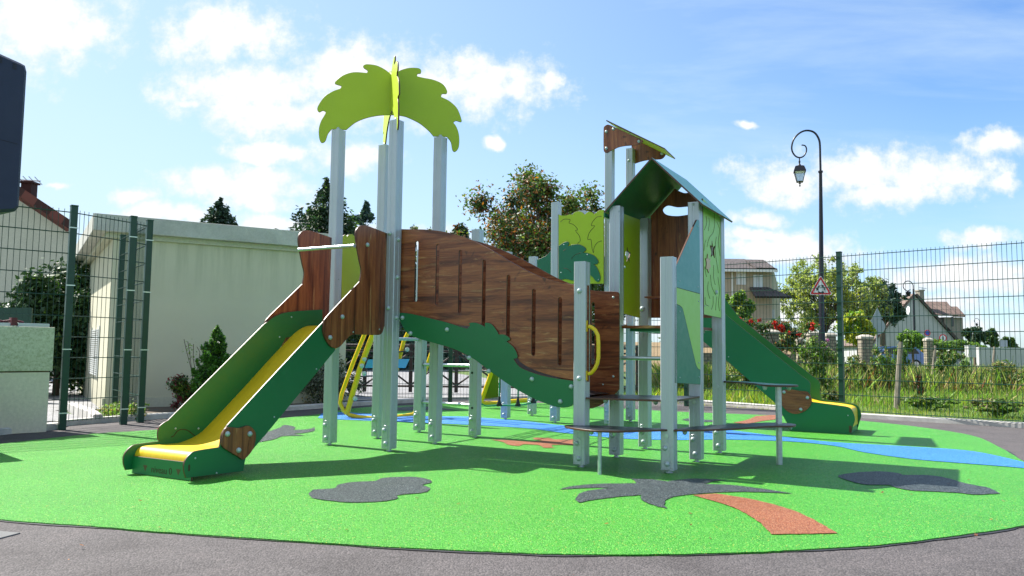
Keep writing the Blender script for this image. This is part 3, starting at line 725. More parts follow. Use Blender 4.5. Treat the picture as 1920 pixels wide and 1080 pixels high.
# rungs
def rod(name, pts, r=.017, mat='galvanised', par=root, n=12): mb = MB(); mb.tube(pts, r, n); return mb.build(name, mat, par, LOC, smooth=True)
jz = onplane(1200, 671.5, 'y', 6.15)[1]
rod('rung', [(-2.42, 6.12, jz), (-1.87, 6.2, jz)])
rod('rung', [(-4.9, 6.12, .965), (-4.91, 6.73, .965)])
def bracket(x, y, z, axis, par):
    m = PM(axis, 0); s_ = (x, z) if axis == 'y' else (y, z); c = y if axis == 'y' else x
    o = sheet_mesh('bracket', [[Vector(q[:2]) for q in rrect(s_[0]-.013, s_[1]-.05, s_[0]+.013, s_[1]+.05, .0125)]], .008, 'galvanised', 'galvanised', par, PM(axis, c), .001)
for zz in (onplane(838, 684.5, 'y', 6.72)[1], onplane(838, 757, 'y', 6.72)[1]):
    rod('rung', [(-4.86, 6.76, zz), (-4.23, 6.70, zz)]); bracket(-4.914+HW+.0085, 6.774, zz, 'x', PO['E'])
for py in (699, 765):
    a, zz = onplane(885, py, 'y', 6.647)
    mb = MB(); mb.tube([(a, 6.6465, zz), (a, 6.655, zz)], .012, 14); mb.build('bore_hole', 'black_rubber', PO['F'], LOC)

# ---- step boards and seats
def board(name, pts, z, mat='hpl_dark', t=.014, par=root):
    """horizontal board; outline in playground x, y"""
    lp = sm(pts, step=6)
    m = LOC @ Matrix.Translation((0, 0, z))
    return sheet_mesh(name, [lp], t, mat, 'edge_brown', par, m)
def gl(px, py, z): p = Lc(gnd(px, py, z)); return (p.x, p.y)
def bd(name, pts, z, **k): return board(name, [(*gl(p[0], p[1], z), *p[2:]) for p in pts], z, **k)
# lower board H-I, bulging to the front
z1_ = .317
hI = [(-2.53, 5.395), (-2.555, 5.33), (-2.45, 5.22), (-2.25, 5.13), (-2.1, 5.17), (-1.97, 5.33), (-1.83, 5.4965), (-1.83, 5.515, 1), (-2.06, 5.52), (-2.42, 5.45, 1), (-2.42, 5.4, 1)]
board('step_board', hI, z1_)
rI = [(-1.784, 5.50, 1), (-1.6, 5.66), (-1.42, 5.93), (-1.30, 6.20), (-1.22, 6.29), (-1.13, 6.38), (-1.14, 6.52), (-1.25, 6.58), (-1.36, 6.52), (-1.45, 6.38), (-1.6, 6.12), (-1.75, 5.80), (-1.784, 5.58, 1)]
board('step_board', rI, z1_)
up_ = [(-2.42, 5.47), (-2.42, 5.41, 1), (-1.88, 5.50, 1), (-1.79, 5.6, 1), (-1.79, 6.17, 1), (-2.1, 6.06), (-2.42, 5.95, 1)]
board('step_board', up_, .522)
us = [(-1.78, 6.86, 1), (-1.62, 6.74), (-1.45, 6.55), (-1.37, 6.38), (-1.27, 6.29), (-1.14, 6.34), (-1.10, 6.45), (-1.17, 6.57), (-1.3, 6.6), (-1.45, 6.75), (-1.6, 6.9), (-1.78, 6.93, 1)]
board('seat_board', us, .622, mat='hpl_mint_green')
rod('support_leg', [(-2.215, 5.19, 0), (-2.215, 5.19, .303)], .0145)
rod('support_leg', [(-1.245, 6.43, 0), (-1.245, 6.43, .608)], .024, n=16)
for (x, y, zz) in ((-2.3, 5.24, z1_), (-2.13, 5.25, z1_), (-2.0, 5.46, z1_), (-1.74, 5.62, z1_), (-1.33, 6.35, .608), (-1.17, 6.45, .608), (-1.17, 6.47, .303), (-2.3, 5.5, .508), (-1.95, 5.6, .508)):
    mb = MB(); zc = .303 if zz == z1_ else zz
    mb.lathe([(.004, -.03), (.014, -.024), (.018, -.01), (.018, 0)], 12, (x, y, zc)); mb.build('under_bolt', 'bolt_cap', root, LOC, smooth=True)
for (x, y, zc) in ((POSTS['I'][0], POSTS['I'][1]-HW, .27), (POSTS['H'][0], POSTS['H'][1]-HW, .285), (POSTS['K'][0], POSTS['K'][1]-HW, .475), (POSTS['J'][0], POSTS['J'][1]-HW, .475), (POSTS['L'][0], POSTS['L'][1]-HW, .575), (POSTS['M'][0], POSTS['M'][1]-HW, 1.02)):
    mb = MB(); mb.tube([(x, y, zc), (x, y-.006, zc)], .015, 16); mb.build('washer', 'galvanised', root, LOC)
for (px, py) in ((1204,396),(1204,579)): 
    bolt((*[onplane(px, py, 'y', 6.73)[0]], 6.735, onplane(px, py, 'y', 6.73)[1]), 'y', PO['M'], 1.2)
for (px, py) in ((1160,396),): bolts(PO['J'], 'y', POSTS['J'][1]-HW, [(px, py)], .35)
bolts(PO['K'], 'y', POSTS['K'][1]-HW, [(1300,383)], .5)

# ---- far tower: lime and green panels, flag roof
c3 = 8.53
lp_ = panel('leaf_panel', [(1047,402,1),(1054,404),(1061.7,404,1),(1067,402),(1073,402.5,1),(1077,398),(1084,396),(1091,397.5),(1096,402,1),(1103,397),(1109,397.5),(1114,401.5,1),(1123,394.7),(1132,393,1),(1132,532,1),(1047,532,1)], 'y', c3, 'hpl_lime', root)
dl = panel('dark_leaf', [(1047.5,461,1),(1056.7,455),(1064,453),(1067,456),(1064.5,462,1),(1073,459),(1085,458),(1095,462.5),(1098.7,468),(1093,473.5,1),(1103,474.7),(1115,480),(1121.7,490),(1119,495),(1113.5,495.5,1),(1120,503),(1125.8,520),(1122.5,528),(1116.7,526.7),(1108,516.7),(1095,515),(1085,524),(1075,526),(1060,523),(1047.5,526,1)], 'y', c3-.0115, 'hpl_leaf_green', lp_, t=.011)
bolts(dl, 'y', c3-.0115, [(1057.5,459),(1101.5,477.5),(1052,511),(1122,524)], .4)
mb = MB()
for ln in ([(1051,416),(1058,411),(1069,412),(1067,418),(1075,421),(1083,430),(1079,433),(1086,442),(1088,452),(1084,455),(1083,459)],[(1128,405.5),(1119,407),(1111,416),(1109,423),(1115,424),(1105,436),(1102,449),(1108,449),(1110,465),(1113,474),(1114,464),(1120,455),(1128,451.5)],[(1057,471),(1062,467)],[(1072,486),(1078,479),(1090,474)],[(1058,503),(1066,505),(1072,511)]):
    q = px2(ln, 'y', c3); mb.tube([(p[0], c3-(.0005 if ln[0][1] < 460 else .012), p[1]) for p in sm(q, closed=False, step=4)], .003, 5)
mb.build('leaf_grooves', 'groove_brown', lp_, LOC)
panel('wing_panel', [(1007,486,1),(1016.7,483),(1025,478),(1033,469.5),(1045,452),(1060,440,1),(1060,545,1),(1007,545,1)], 'y', 9.31, 'hpl_leaf_green', root)
fr = panel('flag_board', [(1131.7,240),(1134,236),(1139,233.5),(1144,234.5,1),(1204,262,1),(1205.5,265),(1203,268),(1197,271),(1184,272.5),(1171.7,273.7),(1160,276),(1151.7,279.7),(1145,283),(1138,286.7),(1133,284.7),(1131.5,278)], 'y', 8.588, 'wood_vertical', root)
bolts(fr, 'y', 8.588, [(1137,247),(1150.5,242),(1137,278),(1198,265)], 1.0)
bd2 = panel('flag_board', [(1184,255,1),(1246,285,1),(1248,289),(1243.5,296),(1236.7,298.7),(1220,299.5),(1203,302.5),(1184,309,1)], 'y', 9.371, 'wood_vertical', root)
bolts(bd2, 'y', 9.371, [(1241.5,288)], 1.1)
mb = MB(); pA = onplane(1137.5, 227.5, 'y', 8.56); pB = onplane(1246.7, 280.5, 'y', 8.56)
dx, dz = pB[0]-pA[0], pB[1]-pA[1]; ln = math.hypot(dx, dz); nx, nz = -dz/ln*.013, dx/ln*.013
mb.mesh([(pA[0], 8.54, pA[1]), (pB[0], 8.54, pB[1]), (-3.03, 9.44, pB[1]+(-3.03-pB[0])*dz/dx), (pA[0], 9.44, pA[1]), (pA[0]+nx, 8.54, pA[1]+nz), (pB[0]+nx, 8.54, pB[1]+nz), (-3.03+nx, 9.44, pB[1]+(-3.03-pB[0])*dz/dx+nz), (pA[0]+nx, 9.44, pA[1]+nz)], [(0,3,2,1),(4,5,6,7),(0,1,5,4),(1,2,6,5),(2,3,7,6),(3,0,4,7)])
mb.mi = [0, 0, 1, 1, 1, 1]; mb.build('lookout_roof', ['hpl_lime', 'edge_brown'], root, LOC)
bolts(PO['N'], 'y', POSTS['N'][1]-HW, [(1179,301)], .9)

# ---- slide 2, leaving the far tower to the right
Y0, Y1 = 9.3, 9.92
def p2(pts): return px2(pts, 'y', Y0)
n2 = p2([(1300,510,1),(1362,591,1),(1500,702),(1518,718),(1521,732),(1522,748),(1522.5,755,1),(1590,764),(1600,769),(1604,780),(1598,816,1),(1483,813.5,1),(1479,800),(1452,757,1),(1362,676,1),(1300,640,1)])
prof2 = sm([(-.955, .10), (-.958, .25), (-.985, .285), (-1.05, .302), (-1.2, .318), (-1.35, .33), (-1.5, .38), (-1.68, .52), (-1.9, .71), (-2.2, .99), (-2.5, 1.13), (-2.8, 1.17), (-3.5, 1.175)], closed=False, step=5)
slide2 = chute('y', Y0+.013, Y1, [(p[0]-.095, p[1]-.012) for p in prof2], root)
fp = onplane(1606, 790, 'y', Y0)
panel('side_panel', [(1300,510,1),(1362,591,1),(1500,702),(1516,714),(1520,724),(1519,736),(1520,748),(1523,753.5,1),(1575,760.5),(1592,764),(1599,772),(1603,786),(1599,800),(1595,815.5,1),(1483,813.5,1),(1479,800),(1455,757,1),(1362,676,1),(1300,625,1)], 'y', Y0, 'hpl_green', slide2)
f2 = [(p[0], p[1]) for p in []]
fpt = px2([(1300,510,1),(1362,591,1),(1500,702),(1516,714),(1522,724),(1521,740),(1525,753.5,1),(1575,760.5),(1592,764),(1599,772),(1603,786),(1599,800),(1595,815.5,1),(1483,813.5,1),(1479,800),(1455,757,1),(1362,676,1),(1300,625,1)], 'y', Y0)
pnl2('side_panel', fpt, 'y', Y1, 'hpl_green', slide2)
panel('joint_plate', [(1462,735),(1478,730),(1500,733),(1514,735),(1521,745),(1521,757),(1513,768),(1500,775),(1488,776),(1476,771),(1466,760),(1461,748)], 'y', Y0-.0135, 'wood_horizontal', slide2)
bolts(slide2, 'y', Y0-.0135, [(1514,745.5),(1501.5,767.5),(1470,735)], 1.)
bolts(slide2, 'y', Y0, [(1366,669),(1590,779)], .35)
sheet_mesh('slot_mark', [[Vector(p[:2]) for p in rrect(*onplane(1592, 811, 'y', Y0), onplane(1597, 800, 'y', Y0)[0], onplane(1594, 798, 'y', Y0)[1], .01)]], .0012, 'edge_brown', 'edge_brown', slide2, PM('y', Y0-.001), .0002)
mb = MB(); mb.box((-1.07, Y0+.014, .012), (-1.057, Y1-.001, .22)); mb.build('front_panel', 'hpl_green', slide2, LOC)
# handle: deep green skirt hanging from the playhouse platform towards slide 2
mb = MB(); mb.box((-2.3, 9.33, 1.155), (-3.5, 9.9, 1.168)); 

# ---- green rope net between the towers
mb = MB()
def sag(a, b, s, n=14):
    a, b = Vector(a), Vector(b); return [a.lerp(b, t)-Vector((0, 0, s*4*t*(1-t))) for t in np.linspace(0, 1, n)]
def rope_row(yy, zz, s): return sag((-4.25+yy*0, 6.74, zz), (-4.3, 8.6, zz+yy), s)
rows = []
for xk, z0_, s_ in ((-4.19, 1.45, .10), (-4.26, 1.2, .10), (-4.36, 1.0, .10), (-4.55, .95, .10), (-4.74, 1.0, .10), (-4.85, 1.2, .10), (-4.92, 1.45, .10)):
    pts = sag((xk, 6.73 if xk > -4.6 else 6.8, z0_), (xk, 8.6, z0_), s_); rows.append(pts); mb.tube(pts, .009, 8)
for k in (2, 4, 6, 7, 9, 11):
    mb.tube([r[k] for r in rows], .008, 8)
net = mb.build('rope_net', 'rope_green', root, LOC, smooth=True)
# front bottom rope with its black T connectors
fr_ = [atY(q[0], q[1], 8.9) for q in ((903,757),(912,762-1),(936,759.5),(955,760.5),(971,760),(990,757),(1004,752),(1020,742),(1034,724))]
r_ = sm([(p.x, p.z) for p in fr_], closed=False, step=4)
mb = MB(); mb.tube([(p[0], 8.9, p[1]) for p in r_], .0085, 8)
for q in ((936, 759.5, 6), (971, 760, 6), (1000, 754, 6)):
    a = atY(q[0], q[1], 8.9); mb.tube([a, a+Vector((.005, 0, .75))], .0085, 8)
mb.build('low_rope', 'rope_green', net, I4, smooth=True)
for q in ((936, 759.5), (971, 760), (1000, 754)):
    a = atY(q[0], q[1], 8.9); mb = MB(); mb.tube([a+Vector((0, 0, -.01)), a+Vector((0, 0, .01)), a+Vector((0, 0, .05)), a+Vector((.001, 0, .095))], [.022, .026, .016, .011], 10)
    mb.tube([a+Vector((-.03, 0, 0)), a+Vector((.03, 0, 0))], .0145, 8); mb.build('rope_clamp', 'black_rubber', net, I4, smooth=True)

# ------------------------------------------------------------------ yellow ladder structures behind
def ylad(name, label, pts_loops, r, extras=()):
    g0 = pts_loops[0][0]; t = thing(name, label, 'ladder', (g0[0], g0[1], 0))
    return t
lad = thing('climbing_ladder', 'yellow tubular ladder leaning behind the palm tower posts, with dark treads', 'ladder', tuple(gnd(660, 784)))
def tube_px(name, pts, r, par, mat='yellow_paint', n=10):
    P3 = [atY(*q) for q in pts]; mb = MB(); mb.tube(P3, r, n); return mb.build(name, mat, par, I4, smooth=True)
tube_px('rail', [(728,510,9.55),(683,628,9.75),(662,680,9.83),(641,738,9.9),(638,756,9.9),(644,770,9.9),(655,778,9.9),(670,781.5,9.9),(700,784.5,9.9),(735,783,10.05),(776,777,10.35),(782,760,10.35),(796,700,10.25),(830,600,10.05),(850,540,9.95)], .026, lad)
tube_px('rail', [(742,510,9.55),(699,628,9.75),(675,690,9.83),(650,777,9.9)], .034, lad)
tube_px('rail', [(800,540,9.95),(777,600,10.1),(757,640,10.2),(742,700,10.3),(730,745,10.33)], .026, lad)
for (xa, ya, xb, yb) in ((681,659,775,658),(664,706,742,702),(645,751,725,748)):
    a, b = atY(xa, ya, 9.85), atY(xb, yb, 10.25); mb = MB()
    e = (b-a).normalized(); q = Vector((-e.y, e.x, 0))*.13
    mb.mesh([a, b, b+q, a+q, a+Vector((0,0,-.014)), b+Vector((0,0,-.014)), b+q+Vector((0,0,-.014)), a+q+Vector((0,0,-.014))], [(0,1,2,3),(4,7,6,5),(0,4,5,1),(1,5,6,2),(2,6,7,3),(3,7,4,0)])
    mb.build('tread', 'hpl_dark', lad)
a, b = atY(690, 674, 9.95), atY(768, 673, 10.25); mb = MB(); mb.mesh([a, b, atY(760, 690, 10.2), atY(684, 690, 9.95)], [(0,1,2,3)]); bm_ = mb
mb2 = MB(); v_ = [a, b, atY(760, 690, 10.2), atY(684, 690, 9.95)]; off = Vector((0, .012, 0)); mb2.mesh(v_+[q+off for q in v_], [(0,1,2,3),(7,6,5,4),(0,4,5,1),(1,5,6,2),(2,6,7,3),(3,7,4,0)]); mb2.build('crosspiece', 'hpl_blue', lad)
for q in ((684,673,9.82),(679.5,686,9.82),(684,700,9.84),(667,747,9.86),(764,655,10.2)):
    p = atY(*q); mb = MB(); mb.tube([p+Vector((0, -.035, 0)), p+Vector((0, -.046, 0)), p+Vector((0, -.052, 0))], [.03, .024, .01], 12); mb.build('bolt_cap', 'bolt_cap', lad, smooth=True)
pan = thing('play_equipment', 'yellow tube frame holding a small olive board, far behind the rope net', 'play equipment', tuple(gnd(905, 757)))
tube_px('frame', [(932,660,11.6),(919,706,11.7),(904.5,746,11.8),(903,752,11.8),(906,756,11.8),(930,756,11.9),(960,752.5,12.0),(987,750.5,12.1),(1004,750,12.2)], .033, pan)
v_ = [atY(925, 690, 11.66), atY(934.6, 690, 11.7), atY(934.6, 745, 11.85), atY(908, 748, 11.85)]
mb2 = MB(); mb2.mesh(v_+[q+off for q in v_], [(0,1,2,3),(7,6,5,4),(0,4,5,1),(1,5,6,2),(2,6,7,3),(3,7,4,0)]); mb2.build('board', 'hpl_olive', pan)

# ------------------------------------------------------------------ ground and inlays
def flat(name, pts, z, mat, kind='structure', thick=0., smooth_=False):
    mb = MB(); n = len(pts)
    tri = geometry.tessellate_polygon([[Vector((p[0], p[1], 0)) for p in pts]])
    top = [(p[0], p[1], z) for p in pts]; mb.mesh(top, [tuple(t) for t in tri])
    if thick: mb.mesh(top+[(p[0], p[1], z-thick) for p in pts], [(i, (i+1) % n, n+(i+1) % n, n+i) for i in range(n)])
    o = mb.build(name, mat)
    # make sure it faces up
    if o.data.polygons[0].normal.z < 0: o.data.flip_normals()
    return tag(o, kind=kind)
def flatpx(name, pts, z, mat, thick=0., step=6):
    return flat(name, [gnd(p[0], p[1], 0).xy for p in sm([(*p,) for p in pts], step=step)], z, mat, thick=thick)
def wob(P, amp, per):   # slightly hand-cut edge
    out = []
    for i in range(len(P)):
        a, b = Vector(P[i]), Vector(P[(i+1) % len(P)]); k = max(1, int((b-a).length/per))
        for j in range(k):
            q = a.lerp(b, j/k); out.append(q+Vector((random.uniform(-amp, amp), random.uniform(-amp, amp))))
    return out
mb = MB(); mb.mesh([(-900, -60, -.05), (900, -60, -.05), (900, 2500, -.05), (-900, 2500, -.05)], [(0,1,2,3)]); tag(mb.build('ground', 'field'), kind='structure')
KERB = [(-70,824),(0,816),(60,810),(105,806),(125,799),(180,794.5),(240,790),(300,785.5),(440,777),(600,766),(720,758),(845,751.5),(1000,748.5),(1150,749.5),(1290,756),(1400,764),(1500,772.5),(1600,783),(1760,793),(1920,803),(2080,816)]
KP = [gnd(*q).xy for q in KERB]
yard = [(-9, -2), ] + [(-9, 5.8)] + [tuple(p) for p in KP] + [(9.5, 6.5), (9.5, -2)]
flat('asphalt_yard', yard, 0.0, 'asphalt')
def strip(name, P, wdt, z0, z1, mat, kind='structure'):
    mb = MB(); n = len(P); vs = []
    for i, p in enumerate(P):
        d = (Vector(P[min(i+1, n-1)])-Vector(P[max(i-1, 0)])).normalized(); q = Vector((-d.y, d.x))
        a = Vector(p); b = a+q*wdt; c = q*.012
        vs += [(a.x, a.y, z0), (a.x, a.y, z1-.012), (a.x+c.x, a.y+c.y, z1), (b.x-c.x, b.y-c.y, z1), (b.x, b.y, z1-.012), (b.x, b.y, z0)]
    fs = []
    for i in range(n-1):
        for k in range(5): fs.append((i*6+k, i*6+k+1, (i+1)*6+k+1, (i+1)*6+k))
    fs += [tuple(range(6)), tuple((n-1)*6+k for k in range(6))]
    mb.mesh(vs, fs); return tag(mb.build(name, mat), kind=kind)
def resample(P, L):
    out = [Vector(P[0])]
    for i in range(len(P)-1):
        a, b = Vector(P[i]), Vector(P[i+1]); k = max(1, int((b-a).length/L))
        for j in range(1, k+1): out.append(a.lerp(b, j/k)+Vector((random.uniform(-.003, .003), random.uniform(-.003, .003))))
    return out
strip('kerb', resample(KP, .5), .11, -.05, .065, 'kerb_concrete')

MAT = [(-230,900),(-170,862),(-80,842),(0,834),(60,827),(125,820),(175,815),(225,811.5),(290,807.5),(370,801),(450,793),(540,784),(605,777),(640,770),(696,764),(800,760),(877,757.5),(960,756),(1040,757.5),(1120,763),(1224,770.5),(1337,775.5),(1450,780),(1540,785),(1614,790),(1724,802),(1826,819),(1879,842.7),(1925,870),(1985,900),(2010,935),(1980,968),(1920,988),(1800,1006),(1650,1024.5),(1500,1034),(1400,1039),(1250,1042.5),(1100,1043),(1000,1041),(900,1037),(700,1027),(500,1014),(300,1000),(150,988),(0,977),(-150,955),(-240,930)]
mp = wob([gnd(p[0], p[1]).xy for p in sm(MAT, step=8)], .004, .035)
flat('rubber_surface', mp, .0085, 'rubber_green', thick=.02)
nw = len(mp); seam = []
for i_ in range(nw):
    a_, b_ = mp[i_-1], mp[(i_+1) % nw]; d_ = (b_-a_).normalized(); o_ = Vector((d_.y, -d_.x))
    k_ = max(.002, .009+.009*math.sin(i_*.13)+.007*math.sin(i_*.41+1)+random.uniform(0, .005)); seam.append((mp[i_]+o_*k_, mp[i_]-o_*.01))
if (seam[0][0]-sum((Vector(q) for q in mp), Vector((0, 0)))/nw).length < (mp[0]-sum((Vector(q) for q in mp), Vector((0, 0)))/nw).length: seam = [(2*m_-o_, m_) for m_, (o_, q_) in zip(mp, seam)]
mbs = MB(); mbs.mesh([(q[0].x, q[0].y, .004) for q in seam]+[(q[1].x, q[1].y, .004) for q in seam], [(i_, (i_+1) % nw, nw+(i_+1) % nw, nw+i_) for i_ in range(nw)]); tag(mbs.build('bitumen_seam', 'bitumen'), kind='structure')
# dark seam of bitumen round the rubber edge
def inl(name, pts, mat, z=.0125):
    P = wob([gnd(p[0], p[1]).xy for p in sm(pts, step=5)], .004, .03)
    return flat(name, P, z, mat)
inl('stream_inlay', [(603,777,1),(633,774.5),(696,777.5),(744,780.6),(800,782),(877,783),(903,785),(985,791.5),(1060,800),(1170,804.5),(1280,806),(1360,808),(1468,821),(1564,831.5),(1710,840),(1826.6,849),(1925,870.5,1),(1960,890,1),(1920,880.6),(1797,870.4),(1710,863),(1622,850.5),(1564,838),(1476.7,829.5),(1360,826),(1280,827),(1170,824.5),(1060,814),(985,804.6),(877,798),(800,795),(744,792.6),(634,788),(596,785.5,1)], 'rubber_blue')
inl('cloud_inlay', [(579,930),(588.5,922),(627,919),(634,912.4),(659.6,907.5),(704.8,905),(714.5,900),(747,897.5),(782,898),(806,903),(808,908.5),(792,913),(805,918),(803,924),(788.7,928),(743.5,932.4),(746.7,937.6),(724,943),(666,946),(621,943),(588.5,938)], 'rubber_dark')
inl('cloud_inlay', [(1571.4,896.7),(1581.6,892),(1613.7,888),(1651.6,887),(1683.7,890),(1692.5,893.7,1),(1739,894),(1777,899.6),(1800,907,1),(1826.6,912.7),(1855.8,918.5),(1875.6,929,1),(1826.6,930.8),(1791.6,927),(1710,923),(1678,917),(1666,912.7),(1622.5,911.8),(1593,905)], 'rubber_dark')
inl('bird_inlay', [(470,829),(488,827),(498,814),(524,804),(533.6,798.7),(553,802.6),(550,808.5,1),(579,806.5),(590,803,1),(589,810),(569,814),(549,815.5,1),(571,819,1),(530,820),(514,826),(480,832)], 'rubber_dark')
inl('dark_patch_inlay', [(700,769,1),(744,765.5),(800,763.5),(862,771,1),(800,770),(760,771.5)], 'rubber_dark')  # small patch of dark rubber at the far edge
inl('palm_inlay', [(1049.7,921,1),(1071.9,915),(1121,910.6),(1170.8,909.8),(1193,909.5,1),(1188,904),(1183,901,1),(1207,901),(1238.5,903.9),(1252,906,1),(1275,902.5),(1306,900.5),(1365,903.5,1),(1340,905),(1320,911,1),(1368.8,912.5),(1430,920),(1487.5,929,1),(1425,926.5),(1370,926),(1310,929.5),(1270,934),(1250,940),(1246,948),(1250,957.5,1),(1225,951),(1206,943),(1201,936),(1203,932,1),(1160,935),(1110,941.5),(1085,946.5,1),(1079,939),(1090,927.5),(1125,920.5),(1158,918.5,1),(1110,918)], 'rubber_dark')
inl('trunk_inlay', [(1298,932,1),(1344,929,1),(1420,942),(1500,966),(1571,1004.5,1),(1447,1006.5,1),(1425,984),(1385,960),(1345,945)], 'rubber_orange')
inl('gecko_inlay', [(919.5,826.5,1),(952,827.5),(991,830),(1017,829,1),(999,825),(1004,822.6,1),(1030,823.5),(1040,826,1),(1065,826),(1088,826.5,1),(1078,829.5),(1073,832),(1090,839,1),(1060,836.5),(1035,836.5,1),(1035,840),(1040,842,1),(1020,842),(1012,837.5),(1000,836),(982,835.6),(972,838.5),(952,836),(942,831)], 'rubber_orange')
inl('trunk_inlay', [(1375,794,1),(1400,789),(1418,781.5,1),(1454,779.5,1),(1456,787),(1430,791),(1400,796)], 'rubber_orange')
inl('fish_inlay', [(1278,789,1),(1290,786),(1310,787.5),(1335,789),(1365,787,1),(1350,792),(1320,793),(1295,791.5)], 'rubber_dark')
inl('leaf_inlay', [(290,806.5,1),(300,805.5),(325,806,1),(315,808.5)], 'rubber_orange', .0165)

# manhole cover in the corner
p = gnd(-52, 1008); mh = MB(); mh.box((-.16, -.12, -.004), (.14, .12, .006)); mh.k = 0
mo = mh.build('manhole_cover', 'manhole', None, Matrix.Translation((p.x, p.y, .0)) @ Matrix.Rotation(R(-14), 4, 'Z'), bevel=.003)
tag(mo, 'small square grey concrete cover set in the asphalt beside the green rubber edge', 'manhole cover')

# ------------------------------------------------------------------ planting bed, grass verge, road, bank
bedp = [gnd(*q).xy for q in [(262,788),(300,785.5),(440,777),(600,766),(620,764.5)]]
bed = [tuple(Vector(p)+Vector((-.02, .10))) for p in bedp]+[(-2.0, 13.1), (-3.2, 12.6), (-5.5, 10.9), (-5.0, 10.2)]
flat('planting_bed', bed, .03, 'soil')
flat('road', [(-60, 12.0), (-7.2, 9.0), (-5.6, 7.7), (-4.8, 8.4), (-4.5, 9.1), (-6.2, 10.9), (-2.4, 13.4), (2.9, 13.45), (2.0, 15.0), (-3, 34), (-60, 34)], -.02, 'road_asphalt')
flat('pavement', [(-60, 34), (-3, 34), (60, 60), (200, 170), (190, 178), (50, 66), (-3, 38), (-60, 38)], -.015, 'road_asphalt')
# bank of dry leaves behind the road
mb = MB(); vs = []; nx = 60
for i in range(nx+1):
    x = -60+75*i/nx
    for (y, z) in ((36, 0), (38, .25), (42, 1.0+.2*math.sin(x*.5)), (48, 1.5)): vs.append((x, y+.4*math.sin(x*1.3), z-.02))
fs = [(i*4+k, i*4+k+1, i*4+4+k+1, i*4+4+k) for i in range(nx) for k in range(3)]
mb.mesh(vs, fs); tag(mb.build('bank', 'leaf_litter', smooth=True), kind='structure')

# ------------------------------------------------------------------ mesh fences
FK = 1.08
def mesh_fence(name, label, P, posts, group=None, h=2.19, z0=.075, skip=()):
    t = thing(name, label, 'fence', (P[0][0], P[0][1], 0), 0, group)
    for i in range(len(P)-1):
        a, b = Vector((*P[i], 0)), Vector((*P[i+1], 0)); L = (b-a).length; e = (b-a)/L; q = Vector((-e.y, e.x, 0))
        mb = MB()
        nv = int(L/(.05*FK)); r = .0032
        for k in range(nv+1):
            c = a+e*(L*(k+.5)/(nv+1))
            mb.tube([c+Vector((0, 0, z0)), c+Vector((0, 0, z0+h+.015))], .0028, 4, caps=False)
        for k in range(11):
            zz = z0+.012+k*.2*FK
            for s_ in (-1, 1): mb.tube([a+q*(s_*.0075)+Vector((0, 0, zz)), b+q*(s_*.0075)+Vector((0, 0, zz))], .0046, 5, caps=False)
        mb.build('mesh_panel', 'fence_green', t)
    for k, p in enumerate(posts):
        d = Vector((P[1][0]-P[0][0], P[1][1]-P[0][1], 0)).normalized(); rz = math.atan2(d.y, d.x)
        m = Matrix.Translation((p[0], p[1], 0)) @ Matrix.Rotation(rz, 4, 'Z') @ Matrix.Translation((0, -.03, 0))
        mb = MB(); mb.box((-.033, -.033, 0), (.033, .033, z0+h+.04)); mb.k = 0
        mb.box((-.036, -.036, z0+h+.04), (.036, .036, z0+h+.055)); o = mb.build('post', 'fence_green', t, m, bevel=.004)
        for zz in (.09, .74, 1.4, 2.0):
            mb = MB(); mb.box((-.042, -.0362, z0+zz), (.042, -.034, z0+zz+.011)); mb.build('clip', 'fence_clip', o, m)
    return t
FR = [(4.62, 11.18)]
de = Vector((.715, -.699))*2.48
pR = [tuple(Vector((4.62, 11.18))+de*k) for k in (2, 1, 0)]
corner = (2.83, 12.93)
mesh_fence('mesh_fence', 'long green wire mesh fence on the right along the grass verge', [pR[0], pR[1], pR[2], corner], [pR[1], pR[2], corner])
mesh_fence('mesh_fence', 'green wire mesh fence at the back beyond the climbing frame, beside the road', [corner, (.9, 12.95), (-1.0, 12.9), (-3.0, 13.2)], [(.35, 12.93), (-.98, 12.9)])
Q1, Q2, Q3, Q4 = (-4.60, 8.22), (-4.285, 8.86), (-4.22, 9.12), (-5.14, 10.32)
mesh_fence('mesh_fence', 'green wire mesh fence on the left beside the speckled cabinet', [(-6.5, 6.55), Q1, Q2, Q3], [Q1, Q2, Q3])
mesh_fence('mesh_fence', 'short green mesh fence running back from the corner post to the garage', [Q3, Q4], [Q4])

# ------------------------------------------------------------------ cream garage with flat concrete roof
gar = thing('garage', 'cream rendered garage with flat concrete roof and a louvred door on its left side', 'garage', (-5.5, 10.8, 0))
A0 = Vector((-5.45, 10.75, 0)); ga = math.atan2(1.42, 2.3); GM = Matrix.Translation(A0) @ Matrix.Rotation(ga, 4, 'Z')
mb = MB(); mb.box((0, 0, -.02), (3.35, 5.4, 2.33)); mb.build('wall', 'garage_render', gar, GM)
mb = MB(); mb.box((-.26, -.16, 2.40), (3.55, 5.7, 2.63)); mb.k = 0; rf = mb.build('roof', 'roof_concrete', gar, GM, bevel=.008)
mb = MB(); mb.box((-.10, -.05, 2.3305), (3.42, 5.5, 2.3995)); mb.build('fascia', 'render_cream', rf, GM)
mb = MB()
for k in range(22): mb.box((-.030, 1.35, .42+k*.032), (-.006, 2.75, .42+k*.032+.020))
lv = mb.build('louvre', 'louvre', gar, GM)
mb = MB(); mb.box((-.02, 1.28, .38), (-.0005, 1.35, 1.16)); mb.box((-.02, 2.75, .38), (-.0005, 2.82, 1.16)); mb.build('louvre_frame', 'louvre', lv, GM)
mb = MB(); mb.box((-.035, -.035, -.02), (3.38, -.0005, .16)); mb.build('plinth', 'render_cream', gar, GM)

